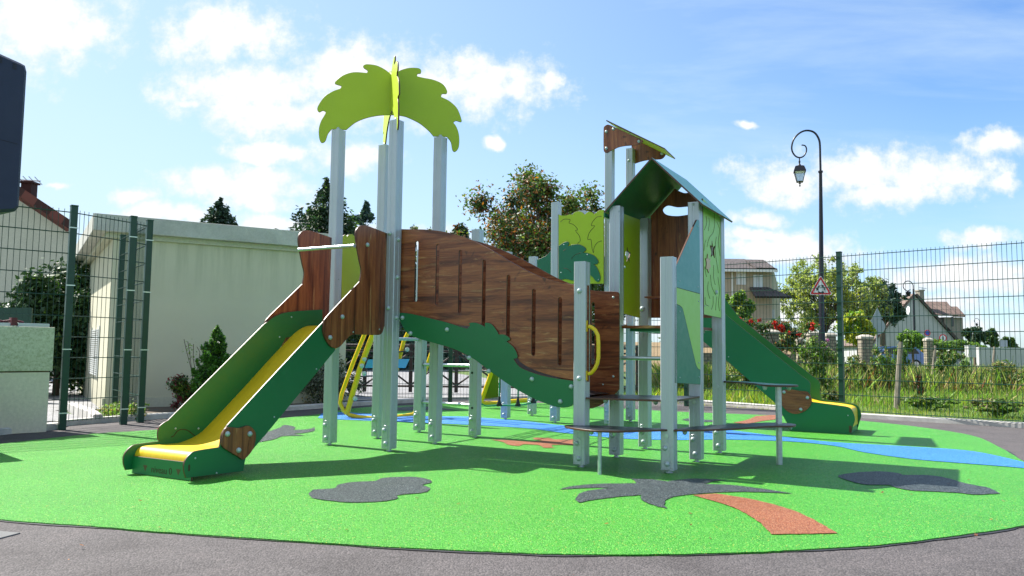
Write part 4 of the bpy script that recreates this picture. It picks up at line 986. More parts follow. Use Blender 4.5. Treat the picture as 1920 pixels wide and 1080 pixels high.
# ------------------------------------------------------------------ foliage
def leaves(n, blobs, size, rng, shell=.55, squash=1., flat_=0.):
    """n leaf-sized quads spread through a set of ellipsoids (centre, radii)"""
    vol = np.array([b[1][0]*b[1][1]*b[1][2] for b in blobs])**_WP[0]; pr = vol/vol.sum()
    idx = rng.choice(len(blobs), n, p=pr)
    c = np.array([b[0] for b in blobs])[idx]; r = np.array([b[1] for b in blobs])[idx]
    d = rng.normal(size=(n, 3)); d /= np.linalg.norm(d, axis=1)[:, None]
    rad = (shell+(1-shell)*rng.random(n))[:, None]*(1+.12*rng.normal(size=(n, 1)))
    p = c+d*r*rad
    nr = d*.7+rng.normal(size=(n, 3))*.8+np.array([0, 0, .5]); nr /= np.linalg.norm(nr, axis=1)[:, None]
    t = np.cross(nr, rng.normal(size=(n, 3))); t /= np.linalg.norm(t, axis=1)[:, None]; b = np.cross(nr, t)
    s = (size*(.6+.8*rng.random(n)))[:, None]
    v = np.stack([p-t*s, p+b*s*.5, p+t*s, p-b*s*.5], 1).reshape(-1, 3)
    return v
def leafmesh(name, v, mats, weights, parent, rng):
    n = len(v)//4; me = bpy.data.meshes.new(name)
    me.vertices.add(4*n); me.vertices.foreach_set('co', v.astype(np.float32).ravel())
    me.loops.add(4*n); me.loops.foreach_set('vertex_index', np.arange(4*n, dtype=np.int32))
    me.polygons.add(n); me.polygons.foreach_set('loop_start', np.arange(0, 4*n, 4, dtype=np.int32)); me.polygons.foreach_set('loop_total', np.full(n, 4, dtype=np.int32))
    for m in mats: me.materials.append(MATS[m])
    # colour in clumps rather than leaf by leaf
    ctr = v.reshape(-1, 4, 3).mean(1); sc_ = max(np.ptp(ctr[:, 0]), .01)/5
    ph = rng.random(6)*9
    f = np.sin(ctr[:, 0]/sc_*2+ph[0])+np.sin(ctr[:, 1]/sc_*2+ph[1])+np.sin(ctr[:, 2]/sc_*2.3+ph[2])+rng.normal(size=n)*1.3
    order = np.argsort(f); mi = np.zeros(n, dtype=np.int32); cum = np.cumsum(np.array(weights)/sum(weights)); a = 0
    for k, cc_ in enumerate(cum): b_ = int(round(cc_*n)); mi[order[a:b_]] = k; a = b_
    me.polygons.foreach_set('material_index', mi); me.update(calc_edges=True); me.validate()
    o = bpy.data.objects.new(name, me); C.objects.link(o); place(o, I4, parent); return o
_WP = [.75]
def clumps(center, radii, k, rng, f=.38, bottom=-.9):
    out = []
    for _ in range(k):
        while True:
            d = rng.normal(size=3); d /= np.linalg.norm(d)
            if d[2] > bottom: break
        rr = .35+.55*rng.random(); c = np.array(center)+d*np.array(radii)*rr
        s = f*(.65+.7*rng.random()); out.append((tuple(c), tuple(np.array(radii)*s)))
    return out
def tree(name, label, cat, base, H, radii, cz, n, size, mats, wts, seed, k=14, trunk_r=.12, limbs=7, group=None, f=.36, shell=.3, bottom=-.9):
    rng = np.random.default_rng(seed); t = thing(name, label, cat, (base[0], base[1], base[2] if len(base) > 2 else 0), 0, group)
    bz = base[2] if len(base) > 2 else 0
    ctr = (base[0], base[1], bz+cz); bl = clumps(ctr, radii, k, rng, f, bottom)
    leafmesh('crown', leaves(n, bl, size, rng, shell), mats, wts, t, rng)
    mb = MB(); mb.tube([(base[0], base[1], bz-.1), (base[0]+.02*H*.1, base[1], bz+cz*.5), (base[0], base[1], bz+cz), (base[0]+.03, base[1], bz+cz+radii[2]*.5)], [trunk_r*1.25, trunk_r, trunk_r*.65, trunk_r*.2], 8)
    for b in bl[:limbs]:
        e = Vector(b[0]); s_ = Vector((base[0], base[1], bz+cz*(.45+.3*rng.random()))); m_ = s_.lerp(e, .5)+Vector((0, 0, .1*radii[2]))
        mb.tube([s_, m_, e], [trunk_r*.5, trunk_r*.3, trunk_r*.1], 6)
    mb.build('trunk', 'bark', t, smooth=True); return t
def conifer(name, label, base, H, r, n, size, mats, wts, seed, cat='tree', power=.9, tiers=11, trunk=.1, spread=1., nb=None, droop=.18):
    """whorls of drooping branches, each carrying its own sprays"""
    rng = np.random.default_rng(seed); t = thing(name, label, cat, base)
    nb = nb or 260; bf = np.sort(rng.random(nb)**1.1)*.97+.02; ba = rng.random(nb)*6.283; bl_ = r*(1-bf)**power*(.62+.5*rng.random(nb))
    wt = (bl_+.05*r)**1.1; i = rng.choice(nb, n, p=wt/wt.sum()); u = rng.random(n)**.6
    L = bl_[i]; side = rng.normal(size=n)*(.05+.16*(1-u)*1.0)*L*spread; f = bf[i]
    x = np.cos(ba[i])*L*u-np.sin(ba[i])*side; y = np.sin(ba[i])*L*u+np.cos(ba[i])*side
    z = H*(.04+.93*f)-droop*L*u+.16*L*u**3+rng.normal(size=n)*(.012*H+.03*L)
    c = np.stack([x+base[0], y+base[1], z+base[2]], 1)
    k = max(30, n//120); cz_ = H*(.9+.1*rng.random(k)); top = np.stack([base[0]+rng.normal(size=k)*.012*H*(1.02-cz_/H)*10*.4, base[1]+rng.normal(size=k)*.01*H, base[2]+cz_], 1); c[:k] = top
    d = np.stack([np.cos(ba[i]), np.sin(ba[i]), np.full(n, -.2)], 1)+rng.normal(size=(n, 3))*.45; d /= np.linalg.norm(d, axis=1)[:, None]
    q = np.cross(d, rng.normal(size=(n, 3))); q /= np.linalg.norm(q, axis=1)[:, None]; s = (size*(.6+.8*rng.random(n)))[:, None]
    v = np.stack([c-d*s, c+q*s*.42, c+d*s, c-q*s*.42], 1).reshape(-1, 3)
    leafmesh('crown', v, mats, wts, t, rng)
    mb = MB(); mb.tube([(base[0], base[1], base[2]-.1), (base[0], base[1], base[2]+H*.92)], [trunk, trunk*.12], 7)
    for j in range(0, nb, 3):
        z0_ = base[2]+H*(.04+.93*bf[j]); e = Vector((base[0]+math.cos(ba[j])*bl_[j]*.9, base[1]+math.sin(ba[j])*bl_[j]*.9, z0_-droop*bl_[j]*.9+.1*bl_[j]))
        mb.tube([(base[0], base[1], z0_), e], [trunk*.22*(1-bf[j])+.003, .002], 4, caps=False)
    mb.build('trunk', 'bark', t); return t

# shrubs in the planting bed before the garage
p = gnd(320, 783); p = Vector((p.x+.0, p.y+.55, 0)); rng = np.random.default_rng(3)
t = thing('nandina_shrub', 'low round shrub with green and purplish red leaves at the foot of the garage wall', 'shrub', tuple(p))
leafmesh('foliage', leaves(5200, clumps((p.x, p.y, .26), (.34, .30, .28), 26, rng, .30, -.9), .020, rng, .35), ['leaf_red', 'leaf_laurel', 'leaf_green', 'leaf_bright', 'leaf_orange'], [3, 3, 3, 1.3, .5], t, rng)
mb = MB()
for k in range(9):
    a = k*.7; mb.tube([p+Vector((.03*math.cos(a), .03*math.sin(a), 0)), p+Vector((.2*math.cos(a), .2*math.sin(a), .35))], [.006, .003], 5)
mb.build('stem', 'bark', t)
cb = atY(402, 760, 10.15); conifer('thuja', 'small bright green cone-shaped conifer against the cream garage wall', (cb.x, 10.15, .02), 1.12, .33, 26000, .020, ['leaf_thuja', 'leaf_conifer', 'leaf_bright'], [6, 2, 1], 5, cat='conifer', power=.75, trunk=.03, spread=1.5, nb=170, droop=-.75)
t = thing('bare_stem', 'thin leggy weed stems rising between the shrub and the little conifer', 'weed', (cb.x-.3, 10.2, 0)); mb = MB()
for pts in ([(365,735),(358,690),(349,655),(345,636)],[(365,735),(360,700),(356,665),(352,640)],[(366,735),(367,700),(362,672),(363,645)],[(366,735),(370,690),(375,660),(369,650)]):
    mb.tube([atY(q[0], q[1], 10.1) for q in pts], .004, 4)
mb.build('stems', 'bark', t)
rng = np.random.default_rng(8); leafmesh('leaves', leaves(60, [((*atY(356, 660, 10.1),)[:3], (.12, .05, .2))], .014, rng, .1), ['leaf_bright'], [1], t, rng)
p = Vector((-2.75, 12.0, 0)); t = thing('grey_shrub', 'straggly dark grey-green shrub behind the left slide', 'shrub', tuple(p)); rng = np.random.default_rng(9)
leafmesh('foliage', leaves(5200, clumps((p.x, p.y, .36), (.55, .35, .42), 22, rng, .34, -.9), .022, rng, .3), ['leaf_grey', 'leaf_laurel', 'grass_straw'], [5, 2, .5], t, rng)
mb = MB()
for k in range(12): a = k*.53; mb.tube([p+Vector((.02*math.cos(a), .02*math.sin(a), 0)), p+Vector((.4*math.cos(a), .25*math.sin(a), .6))], [.008, .003], 5)
mb.build('stem', 'bark', t)
p = Vector((-4.75, 9.75, 0)); t = thing('ground_cover', 'low pale weeds along the kerb inside the corner fence', 'weeds', tuple(p)); rng = np.random.default_rng(10)
leafmesh('foliage', leaves(1800, [((-4.6, 9.5, .09), (.25, .3, .12)), ((-4.9, 10.0, .08), (.2, .3, .10)), ((-4.35, 9.35, .10), (.12, .12, .16))], .018, rng, .2), ['leaf_bright', 'grass_straw', 'leaf_green'], [3, 2, 2], t, rng)
t['kind'] = 'stuff'
strip('bed_kerb', [(-4.55, 8.95), (-4.9, 9.5), (-5.35, 10.1), (-5.8, 10.7)], .1, -.02, .10, 'kerb_concrete')

# ------------------------------------------------------------------ left side: cabinet, navy housing, laurel, red-roofed house
cabd = Vector((.50, .866, 0)); ca = atY(103, 800, 8.02); ca.z = 0
ang = math.atan2(.50, .866)      # face runs towards the left and the viewer
fd = (Vector((-4.70, 8.0, 0))-Vector((-5.2, 7.48, 0))).normalized(); CA = math.atan2(fd.y, fd.x)
cab = thing('utility_cabinet', 'waist-high cabinet, cream below and speckled grey-green above, beside the left fence', 'cabinet', (-4.61, 7.98, 0), CA)
CM = WM[cab]
mb = MB(); mb.box((-2.2, 0, 0), (0, .42, .592)); mb.build('lower_body', 'cabinet_cream', cab, CM, bevel=.004)
mb = MB(); mb.box((-2.2, -.015, .604), (.02, .45, 1.04)); mb.build('upper_body', 'cabinet_speckled', cab, CM, bevel=.006)
mb = MB(); mb.box((-2.2, -1.35, 0), (-.95, -.002, 1.02)); mb.build('unseen_shadow_box', 'cabinet_cream', cab, CM, bevel=.006)  # unseen box added outside the view to cast shade on the rubber
mb = MB(); mb.box((-2.18, .008, .5915), (-.01, .41, .6045)); mb.build('joint', 'edge_brown', cab, CM)
mb = MB(); mb.box((-2.18, .03, 1.0405), (-.33, .40, 1.072)); mb.box((-.30, .02, 1.0405), (-.02, .38, 1.074)); mb.build('lid', 'tin_lid', cab, CM, bevel=.003)
mb = MB(); mb.tube([(-.62, .05, 1.085), (-.5, .06, 1.10), (-.42, .06, 1.085), (-.33, .07, 1.10), (-.24, .07, 1.082)], .011, 8); mb.box((-.36, .01, 1.05), (-.31, .10, 1.125)); mb.box((-.70, .01, 1.05), (-.62, .10, 1.125)); mb.build('strap', 'maroon_strap', cab, CM)
nv = thing('navy_housing', 'tall dark navy plastic housing raised on a pole, cut by the left frame edge', 'housing', (-2.5, 3.2, 0))
ne = Vector((.60, .80, 0)); nn = Vector((.80, -.60, 0)); n0 = atY(52, 134, 3.3)
def npl(px, py):
    d = ray(px, py); o = Vector((0, 0, EYE)); return o+d*((n0-o).dot(nn)/d.dot(nn))
def npz(px, py): q = npl(px, py)-n0; return (q.dot(ne), q.z)
NM = Matrix((ne, Vector((0, 0, 1)), nn)).transposed().to_4x4(); NM.translation = n0
out = [npz(38, 372), npz(37, 388), npz(30, 396), npz(15, 397), npz(-30, 400), npz(-300, 420), npz(-300, 0), npz(-60, 74), npz(0, 99), npz(40, 117), npz(49, 122), npz(52, 134)]
sheet_mesh('shell', [[Vector(q) for q in out]], .5, 'navy_plastic', 'navy_plastic', nv, NM, .012)
for (x0, x1, y0_) in ((24, 31, 118), (-3, 4, 106)):
    for k in range(3):
        a_, b_ = npz(x0, y0_+k*4), npz(x1, y0_+2.4+k*4+2); mb = MB(); mb.box((a_[0], b_[1], .0005), (b_[0], a_[1], .002)); mb.build('vent', 'black_rubber', nv, NM)
a_, b_ = npz(-60, 246), npz(33, 270); mb = MB(); mb.tube([(a_[0], a_[1], .0004), (b_[0], b_[1], .0004)], .0012, 5); mb.build('seam', 'black_rubber', nv, NM)
ND = 2.8
mb = MB(); pq = n0-ne*.5-nn*.25; mb.tube([(pq.x, pq.y, 0), (pq.x, pq.y, 1.6)], .05, 14); mb.build('pole', 'galvanised', nv, smooth=True)

def wallprism(t, name, P, z0, mat, thick=.0):
    pass
# red-roofed house, gable end facing
hA = thing('gable_house', 'cream house gable with dark red tiled verge behind the left fence', 'house', (-19, 22, 0))
Yh = 22.0
g = [atY(q[0], q[1], Yh) for q in [(-560, 700), (-560, 660), (-240, 250), (28, 347), (128, 418), (150, 470), (150, 700)]]
g = [Vector((q.x, 0, q.z)) for q in g]; apex = atY(-150, 240, Yh)
gp = [(-26.0, -.2), (-26.0, 2.2), (apex.x, apex.z), (atY(134, 424, Yh).x, atY(134, 424, Yh).z), (atY(134, 424, Yh).x, -.2)]
mb = MB(); mb.mesh([(p[0], Yh, p[1]) for p in gp]+[(p[0]-8, Yh+9, p[1]) for p in gp], [(0,1,2,3,4), (9,8,7,6,5), (0,5,6,1), (1,6,7,2), (2,7,8,3), (3,8,9,4)]); mb.build('wall', 'render_cream', hA)
def roofslab(name, a, b, y0, y1, th, mat, par, uvs=1.):
    """slab between ridge point a and eave point b (x,z), from y0 to y1, with tile coordinates"""
    d = Vector((b[0]-a[0], 0, b[1]-a[1])); n_ = Vector((-d.z, 0, d.x)).normalized(); n_ = n_ if n_.z > 0 else -n_
    A_, B_ = Vector((a[0], 0, a[1])), Vector((b[0], 0, b[1])); v = []
    for q in (A_, B_):
        for off_ in (0, th):
            for yy in (y0, y1): v.append(q+n_*off_+Vector((-.89*(yy-y0), yy, 0)))
    mb = MB(); mb.mesh(v, [(0,1,5,4), (2,6,7,3), (0,4,6,2), (1,3,7,5), (0,2,3,1), (4,5,7,6)])
    o = mb.build(name, mat, par); uv = o.data.uv_layers.new(name='UVMap'); L = d.length
    for lp in o.data.loops:
        co = o.data.vertices[lp.vertex_index].co; uv.data[lp.index].uv = ((co.y-y0)*uvs, (co-A_).dot(d.normalized())*uvs)
    return o
ea = atY(136, 428, Yh); rfh = roofslab('roof', (apex.x, apex.z+.02), (ea.x+.15, ea.z-.1), Yh-.35, Yh+9.3, .22, 'roof_tiles_red', hA, .6)
roofslab('roof', (apex.x, apex.z+.02), (-27.4, .9), Yh-.35, Yh+9.3, .22, 'roof_tiles_red', hA, .6)
vt = atY(60, 352, Yh+.6); mb = MB(); mb.box((vt.x-.2, Yh+.4, vt.z-.5), (vt.x+.1, Yh+.7, vt.z+.1)); mb.box((vt.x-.25, Yh+.35, vt.z+.1), (vt.x+.15, Yh+.75, vt.z+.15)); mb.build('chimney', 'roof_tiles_red', rfh)
aq = atY(34, 337, Yh+2); mb = MB(); mb.tube([atY(20, 400, Yh+2), atY(20, 335, Yh+2)], .03, 6); mb.tube([atY(0, 334.5, Yh+2), atY(76, 339.5, Yh+2)], .022, 5)
for k in range(7): q = atY(6+k*11, 335+k*.7, Yh+2); mb.tube([q+Vector((0, -.2, .08)), q+Vector((0, .2, -.08))], .015, 5)
mb.build('antenna', 'galvanised', hA)
# laurel hedge shrub between them
lb = atY(100, 600, 14.0)
tree('laurel_bush', 'big glossy dark green laurel bush behind the left fence', 'bush', (lb.x, 14.2, 0), 2.6, (.95, .7, 1.25), 1.25, 20000, .05, ['leaf_laurel', 'leaf_dark', 'leaf_green'], [6, 2, 1.2], 11, k=60, trunk_r=.05, f=.30, shell=.3)
tree('dark_hedge_bush', 'dark round bush at the far left behind the cabinet', 'bush', (-9.6, 14.6, 0), 2.0, (1.6, .8, .75), .95, 9000, .06, ['leaf_laurel', 'leaf_dark', 'leaf_yellow'], [5, 3, .8], 12, k=26, trunk_r=.05, f=.34, shell=.35)
# green windbreak behind the left fence
mb = MB(); q0, q1 = atY(-60, 0, 12.6), atY(60, 0, 12.6); mb.box((q0.x-2.5, 12.6, .02), (q1.x+.3, 12.63, 1.45)); tag(mb.build('windbreak_screen', 'fence_green'), 'dark blue-green privacy screen low behind the left fence', 'screen')

# ------------------------------------------------------------------ brown cross-braced railing beyond the back fence, street hedge
def railing(name, label, x0, x1, y0_, y1_, n):
    t = thing(name, label, 'railing', (x0, y0_, 0)); mbp = None
    P = [Vector((x0+(x1-x0)*k/n, y0_+(y1_-y0_)*k/n, 0)) for k in range(n+1)]
    for p in P:
        mb = MB(); mb.box((p.x-.035, p.y-.035, 0), (p.x+.035, p.y+.035, 1.0)); mb.build('post', 'dark_brown_paint', t)
    for k in range(n):
        a, b = P[k], P[k+1]; mb = MB()
        for zz, r in ((.94, .03), (.12, .022), (.83, .02)): mb.tube([a+Vector((0, 0, zz)), b+Vector((0, 0, zz))], r, 6)
        mb.tube([a+Vector((0, 0, .14)), b+Vector((0, 0, .82))], .02, 6); mb.tube([a+Vector((0, 0, .82)), b+Vector((0, 0, .14))], .02, 6); mb.build('brace', 'dark_brown_paint', t)
    return t
railing('cross_railing', 'dark brown cross-braced railing along the street seen under the bridge', -3.9, 2.6, 16.2, 16.4, 7)
railing('cross_railing', 'dark brown cross-braced railing on the far left beyond the laurel bush', -16.2, -7.6, 17.8, 15.6, 6)
for k, (x, y, rx_, rz_, cz_, lab) in enumerate(((-3.2, 44, 3.4, 1.9, 1.8, 'dark hedge bush across the street behind the palm tower'), (2.6, 46, 4.2, 2.0, 1.9, 'dark hedge bush across the street below the cherry tree'), (-21, 43, 5.5, 2.2, 1.9, 'dark hedge bush across the street behind the left fence'), (-11, 45, 4.5, 1.8, 1.8, 'dark hedge bush across the street hidden mostly by the garage'))):
    tree('hedge_bush', lab, 'hedge', (x, y, .9), 3, (rx_, 1.4, rz_), cz_-.6, 7000, .14, ['leaf_dark', 'leaf_laurel', 'leaf_green'], [5, 3, 1], 40+k, k=26, trunk_r=.1, f=.34, shell=.4)

# ------------------------------------------------------------------ background trees
def top_at(px, py, Y): return atY(px, py, Y).z
def bgtree_conifer(name, label, px, ytop, Y, rpx, n, size, mats, wts, seed, **k):
    b = atY(px, 640, Y); H = top_at(px, ytop, Y); conifer(name, label, (b.x, Y, 0), H, rpx/F*Y, n, size, mats, wts, seed, **k)
bgtree_conifer('conifer_tree', 'small dark rounded conifer peeking over the garage roof', 403, 371, 42, 118, 34000, .12, ['leaf_conifer', 'leaf_dark', 'leaf_rust'], [6, 2, .6], 21, power=.62, spread=1.6)
bgtree_conifer('conifer_tree', 'tall pointed dark green spruce behind the wooden slide panels', 603, 334, 36, 235, 70000, .10, ['leaf_conifer', 'leaf_dark', 'leaf_green'], [6, 2, 1.6], 22, power=.85, nb=330)
bgtree_conifer('conifer_tree', 'blue-grey spruce between the palm tower posts', 680, 378, 40, 260, 60000, .12, ['leaf_blue_conifer', 'leaf_conifer'], [5, 2], 23, power=.85, nb=120)
def bgtree(name, label, px, ytop, ybot, Y, rpx, n, size, mats, wts, seed, cat='tree', **k):
    b = atY(px, 640, Y); zt = top_at(px, ytop, Y); zb = top_at(px, ybot, Y); rz_ = (zt-zb)/2
    return tree(name, label, cat, (b.x, Y, 0), zt, (rpx/F*Y*.82, rpx/F*Y*.7, rz_*.80), (zt+zb)/2, n, size, mats, wts, seed, **k)
bgtree('small_tree', 'thin sparse tree top just above the bridge', 788, 403, 520, 48, 48, 2300, .08, ['leaf_willow', 'leaf_grey'], [2, 1], 24, k=50, trunk_r=.10, limbs=30, f=.14, shell=.1)
bgtree('small_tree', 'dark reddish rounded tree top right of the palm tower', 858, 400, 560, 46, 40, 9000, .11, ['leaf_dark', 'leaf_rust', 'leaf_laurel'], [5, 1.6, 2], 25, k=44, trunk_r=.15, f=.26)
CH = 21.0
b = atY(1024, 640, CH)
tree('cherry_tree', 'large cherry tree with green leaves turning orange and rust, behind the bridge', 'tree', (b.x, CH, 0), 6.0, (2.85, 2.0, 2.8), 3.15, 64000, .052, ['leaf_cherry', 'leaf_green', 'leaf_rust', 'leaf_orange', 'leaf_dark'], [7, 5.5, 1.6, .8, 1.6], 26, k=150, trunk_r=.14, limbs=60, f=.175, shell=.1)
# right side
bgtree('willow_tree', 'tall airy yellow-green tree behind the street lamp', 1548, 450, 665, 50, 130, 21000, .085, ['leaf_willow', 'leaf_grey', 'leaf_yellow'], [5, 1.5, 1.2], 31, k=300, trunk_r=.12, limbs=60, f=.10, shell=.1)
bgtree('willow_tree', 'second airy pale green tree right of the fence post', 1622, 470, 655, 52, 66, 6500, .10, ['leaf_willow', 'leaf_grey', 'leaf_yellow'], [4, 2, 1], 32, k=80, trunk_r=.12, limbs=40, f=.14, shell=.1)
bgtree('cedar_tree', 'dark blue-green cedar left of the gabled house', 1655, 508, 640, 62, 62, 11000, .13, ['leaf_blue_conifer', 'leaf_conifer', 'leaf_dark'], [3, 3, 2], 33, k=70, trunk_r=.2, limbs=30, f=.17, shell=.1)
bgtree('golden_shrub', 'bright yellow-green shrub beside the fence post', 1608, 572, 665, 33, 40, 7000, .075, ['leaf_yellow', 'leaf_bright'], [4, 2], 34, cat='shrub', k=26, trunk_r=.05, f=.3)
bgtree('garden_tree', 'leafy green garden tree in front of the tiled two-storey house', 1385, 528, 650, 30, 40, 9000, .07, ['leaf_bright', 'leaf_green', 'leaf_yellow'], [3, 4, 1], 35, k=28, trunk_r=.08, f=.3)
bgtree('garden_bush', 'yellowish bush row behind the stone gate piers', 1490, 600, 672, 34, 60, 6000, .08, ['leaf_yellow', 'leaf_willow', 'leaf_green'], [2, 3, 2], 36, cat='bush', k=24, trunk_r=.05, f=.32)
bgtree('round_bush', 'round green bush in front of the white gable wall', 1711, 605, 662, 40, 30, 6000, .07, ['leaf_bright', 'leaf_green'], [3, 4], 37, cat='bush', k=22, trunk_r=.06, f=.34)
bgtree('distant_tree', 'dark green tree right of the gabled house', 1828, 604, 655, 66, 24, 5000, .13, ['leaf_dark', 'leaf_conifer', 'leaf_green'], [3, 3, 1], 38, k=16, trunk_r=.15, f=.36)
bgtree('distant_tree', 'smaller dark tree near the right frame edge behind the grey sign', 1860, 615, 655, 68, 20, 3500, .13, ['leaf_green', 'leaf_dark'], [3, 3], 39, k=14, trunk_r=.12, f=.36)
bgtree('distant_tree', 'low distant tree at the right edge of the hedge', 1888, 628, 665, 72, 18, 2500, .14, ['leaf_dark', 'leaf_green'], [3, 2], 50, k=12, trunk_r=.12, f=.38)
bgtree('garden_hedge', 'trimmed green hedge in front of the gabled house', 1780, 632, 668, 52, 75, 9000, .11, ['leaf_green', 'leaf_bright', 'leaf_orange'], [5, 3, .5], 51, cat='hedge', k=40, trunk_r=.06, f=.25)

# wild plants in the verge beyond the right fence
def wild(label, px, ytop, Y, rpx, n, seed, mats, wts, size=.035, petals=None):
    b = gnd(px, 700); x = atY(px, 680, Y).x; zt = top_at(px, ytop, Y); rng = np.random.default_rng(seed)
    t = thing('wild_plant', label, 'wild plant', (x, Y, -.05), 0, 'wild plants beyond the right fence')
    r_ = rpx/F*Y
    leafmesh('foliage', leaves(n, clumps((x, Y, zt*.45), (r_*.8, r_*.7, zt*.50), 60, rng, .17, -.95), size*.85, rng, .1), mats, wts, t, rng)
    mb = MB()
    for k in range(14):
        a = rng.random()*6.28; q = r_*rng.random()*.8; mb.tube([(x+.3*q*math.cos(a), Y+.3*q*math.sin(a), -.05), (x+q*math.cos(a), Y+q*math.sin(a), zt*(.6+.4*rng.random()))], [.009, .004], 4)
    mb.build('stem', 'leaf_green', t)
    if petals:
        leafmesh('flower', leaves(petals[1], clumps((x, Y, zt*.7), (r_*.7, r_*.5, zt*.28), max(6, petals[1]//12), rng, .07, -.5), .035, rng, .2), [petals[0]], [1], t, rng)
G_ = ['leaf_green', 'leaf_bright', 'grass_straw', 'leaf_cherry']
wild('flowering shrub with pink blossoms behind the right slide', 1530, 612, 17.5, 48, 4200, 61, G_, [4, 3, 1, 2], petals=('petal_pink', 60))
wild('tall green weeds left of the wooden stake', 1655, 640, 19, 36, 2500, 62, G_, [3, 3, 2, 1])
wild('bushy green weeds around the back of the blue car', 1688, 634, 21, 24, 2400, 63, G_, [3, 4, 1, 1])
wild('white-flowered bush right of the wooden stake', 1780, 645, 20, 52, 6200, 64, G_, [4, 2, 1, 2], petals=('petal_white', 70))
wild('dry brown-green weeds near the right frame edge', 1885, 662, 19, 50, 2600, 65, G_, [2, 1, 3, 1])
wild('straw-coloured weeds above the right slide', 1462, 650, 15.5, 42, 2600, 66, G_, [3, 1, 3, 2])
wild('dark green tuft low beside the fence post', 1560, 728, 13.4, 30, 2200, 67, G_, [3, 1, 2, 3], size=.028)
wild('low leafy clump at the foot of the wooden stake', 1735, 738, 13.4, 75, 4200, 68, G_, [4, 3, .5, 2], size=.026)
wild('dark leafy clump along the verge at the right', 1865, 742, 12.0, 80, 4600, 69, G_, [3, 2, 2, 3], size=.026)
wild('brown seed heads beside the wooden stake', 1722, 690, 14.5, 12, 500, 70, ['leaf_rust', 'leaf_dark'], [2, 2], size=.026)
wild('scrub of dry stems under the stone piers', 1600, 655, 19.5, 50, 3600, 71, G_, [3, 1, 3, 1])
wild('scrub under the rose bush left of the lamp', 1400, 655, 18.5, 50, 3200, 72, G_, [3, 1, 2, 2])
# roses
rng = np.random.default_rng(80); x = atY(1470, 640, 24).x; t = thing('rose_bush', 'climbing rose with bright red blooms over the stone piers', 'rose bush', (x, 24, 0))
bl = [(tuple(atY(q[0], q[1], 24)), (.28, .2, .2)) for q in ((1385,610),(1405,605),(1430,615),(1455,608),(1470,612),(1490,625),(1480,640),(1465,650),(1520,612),(1425,635),(1445,655),(1500,655))]
leafmesh('foliage', leaves(2600, bl, .05, rng, .2), ['leaf_green', 'leaf_rust', 'leaf_laurel'], [3, 1, 2], t, rng)
bl = [(tuple(atY(q[0], q[1], 23.7)), (r_, .05, r_)) for q, r_ in (((1464,614),.10),((1468,618),.07),((1455,613),.05),((1424,600),.05),((1523,608),.07),((1523,617),.06),((1386,598),.07),((1408,602),.06),((1498,627),.05),((1453,606),.07),((1480,624),.05))]
leafmesh('flower', leaves(520, bl, .05, rng, .1), ['petal_red'], [1], t, rng)
mb = MB()
for q in ((1400,612),(1440,612),(1466,616),(1490,626),(1522,612)): mb.tube([atY(1465, 690, 24.1), atY((1465+q[0])/2, 650, 24.1), atY(*q, 24)], [.03, .02, .01], 5)
mb.build('stem', 'bark', t)

# grass on the verge: blades, uncountable
def grass(name, n, seed, region, h0, h1, wd, mats, wts):
    rng = np.random.default_rng(seed); P = region(n, rng); n = len(P)
    h = (h0+(h1-h0)*rng.random(n)**1.5); a = rng.random(n)*6.28; ln_ = (rng.normal(size=(n, 2))*.35)*h[:, None]
    b = np.stack([np.cos(a), np.sin(a)], 1)*wd*(.5+rng.random(n))[:, None]
    z0_ = np.full(n, -.05)
    v = np.stack([np.c_[P-b, z0_], np.c_[P+b, z0_], np.c_[P+ln_*.5+b*.6, z0_+h*.6], np.c_[P+ln_, z0_+h]], 1).reshape(-1, 3)
    o = leafmesh(name, v, mats, wts, None, rng); return tag(o, kind='stuff')
F0, F1 = Vector(corner), Vector(pR[0]); fdv = (F1-F0).normalized(); fn = Vector((-fdv.y, fdv.x))
if fn.y < 0: fn = -fn
def reg(d0, d1, powr):
    def f(n, rng):
        s_ = rng.random(n)*14-4.0; d_ = d0+(d1-d0)*rng.random(n)**powr
        return np.array([F0.x, F0.y])+np.outer(s_, [fdv.x, fdv.y])+np.outer(d_, [fn.x, fn.y])+np.outer(d_*.35, [1, .3])
    return f
o = grass('grass', 52000, 90, reg(.22, 5.0, 1.4), .03, .10, .0032, ['grass_green', 'leaf_bright', 'grass_straw', 'leaf_yellow'], [5, 4, 1.2, 1]); o['label'] = 'short green grass of the verge beyond the right fence'; o['category'] = 'grass'
def reg2(n, rng):
    d_ = 4.5+22*rng.random(n)**1.2; u_ = -.1+.95*rng.random(n); Y = 14+ (d_-4.5); X = Y*(.16+.6*rng.random(n)); return np.c_[X, Y]
o = grass('tall_grass', 42000, 91, reg2, .06, .24, .006, ['grass_green', 'grass_straw', 'leaf_bright', 'leaf_yellow'], [5, 2, 4, 1]); o['label'] = 'tall green and straw meadow grass in the field at the right'; o['category'] = 'grass'
def reg3(n, rng):
    Y = 18.5+8*rng.random(n); X = Y*(.18+.58*rng.random(n)); dn_ = np.sin(X*1.9)+np.sin(Y*1.7+X*.8)+rng.normal(size=n)*.6; k_ = dn_ > -.2; return np.c_[X, Y][k_]
o = grass('weeds', 30000, 92, reg3, .20, .75, .010, ['grass_green', 'grass_straw', 'leaf_green', 'leaf_willow', 'leaf_rust'], [4, 3.5, 3, 3, .7]); o['label'] = 'band of tall mixed weeds before the stone piers'; o['category'] = 'weeds'
flat('verge_edging', [tuple(Vector(p)+fn*.13) for p in (tuple(F0), tuple(F1))]+[tuple(Vector(p)+fn*.34) for p in (tuple(F1), tuple(F0))], -.012, 'road_asphalt')

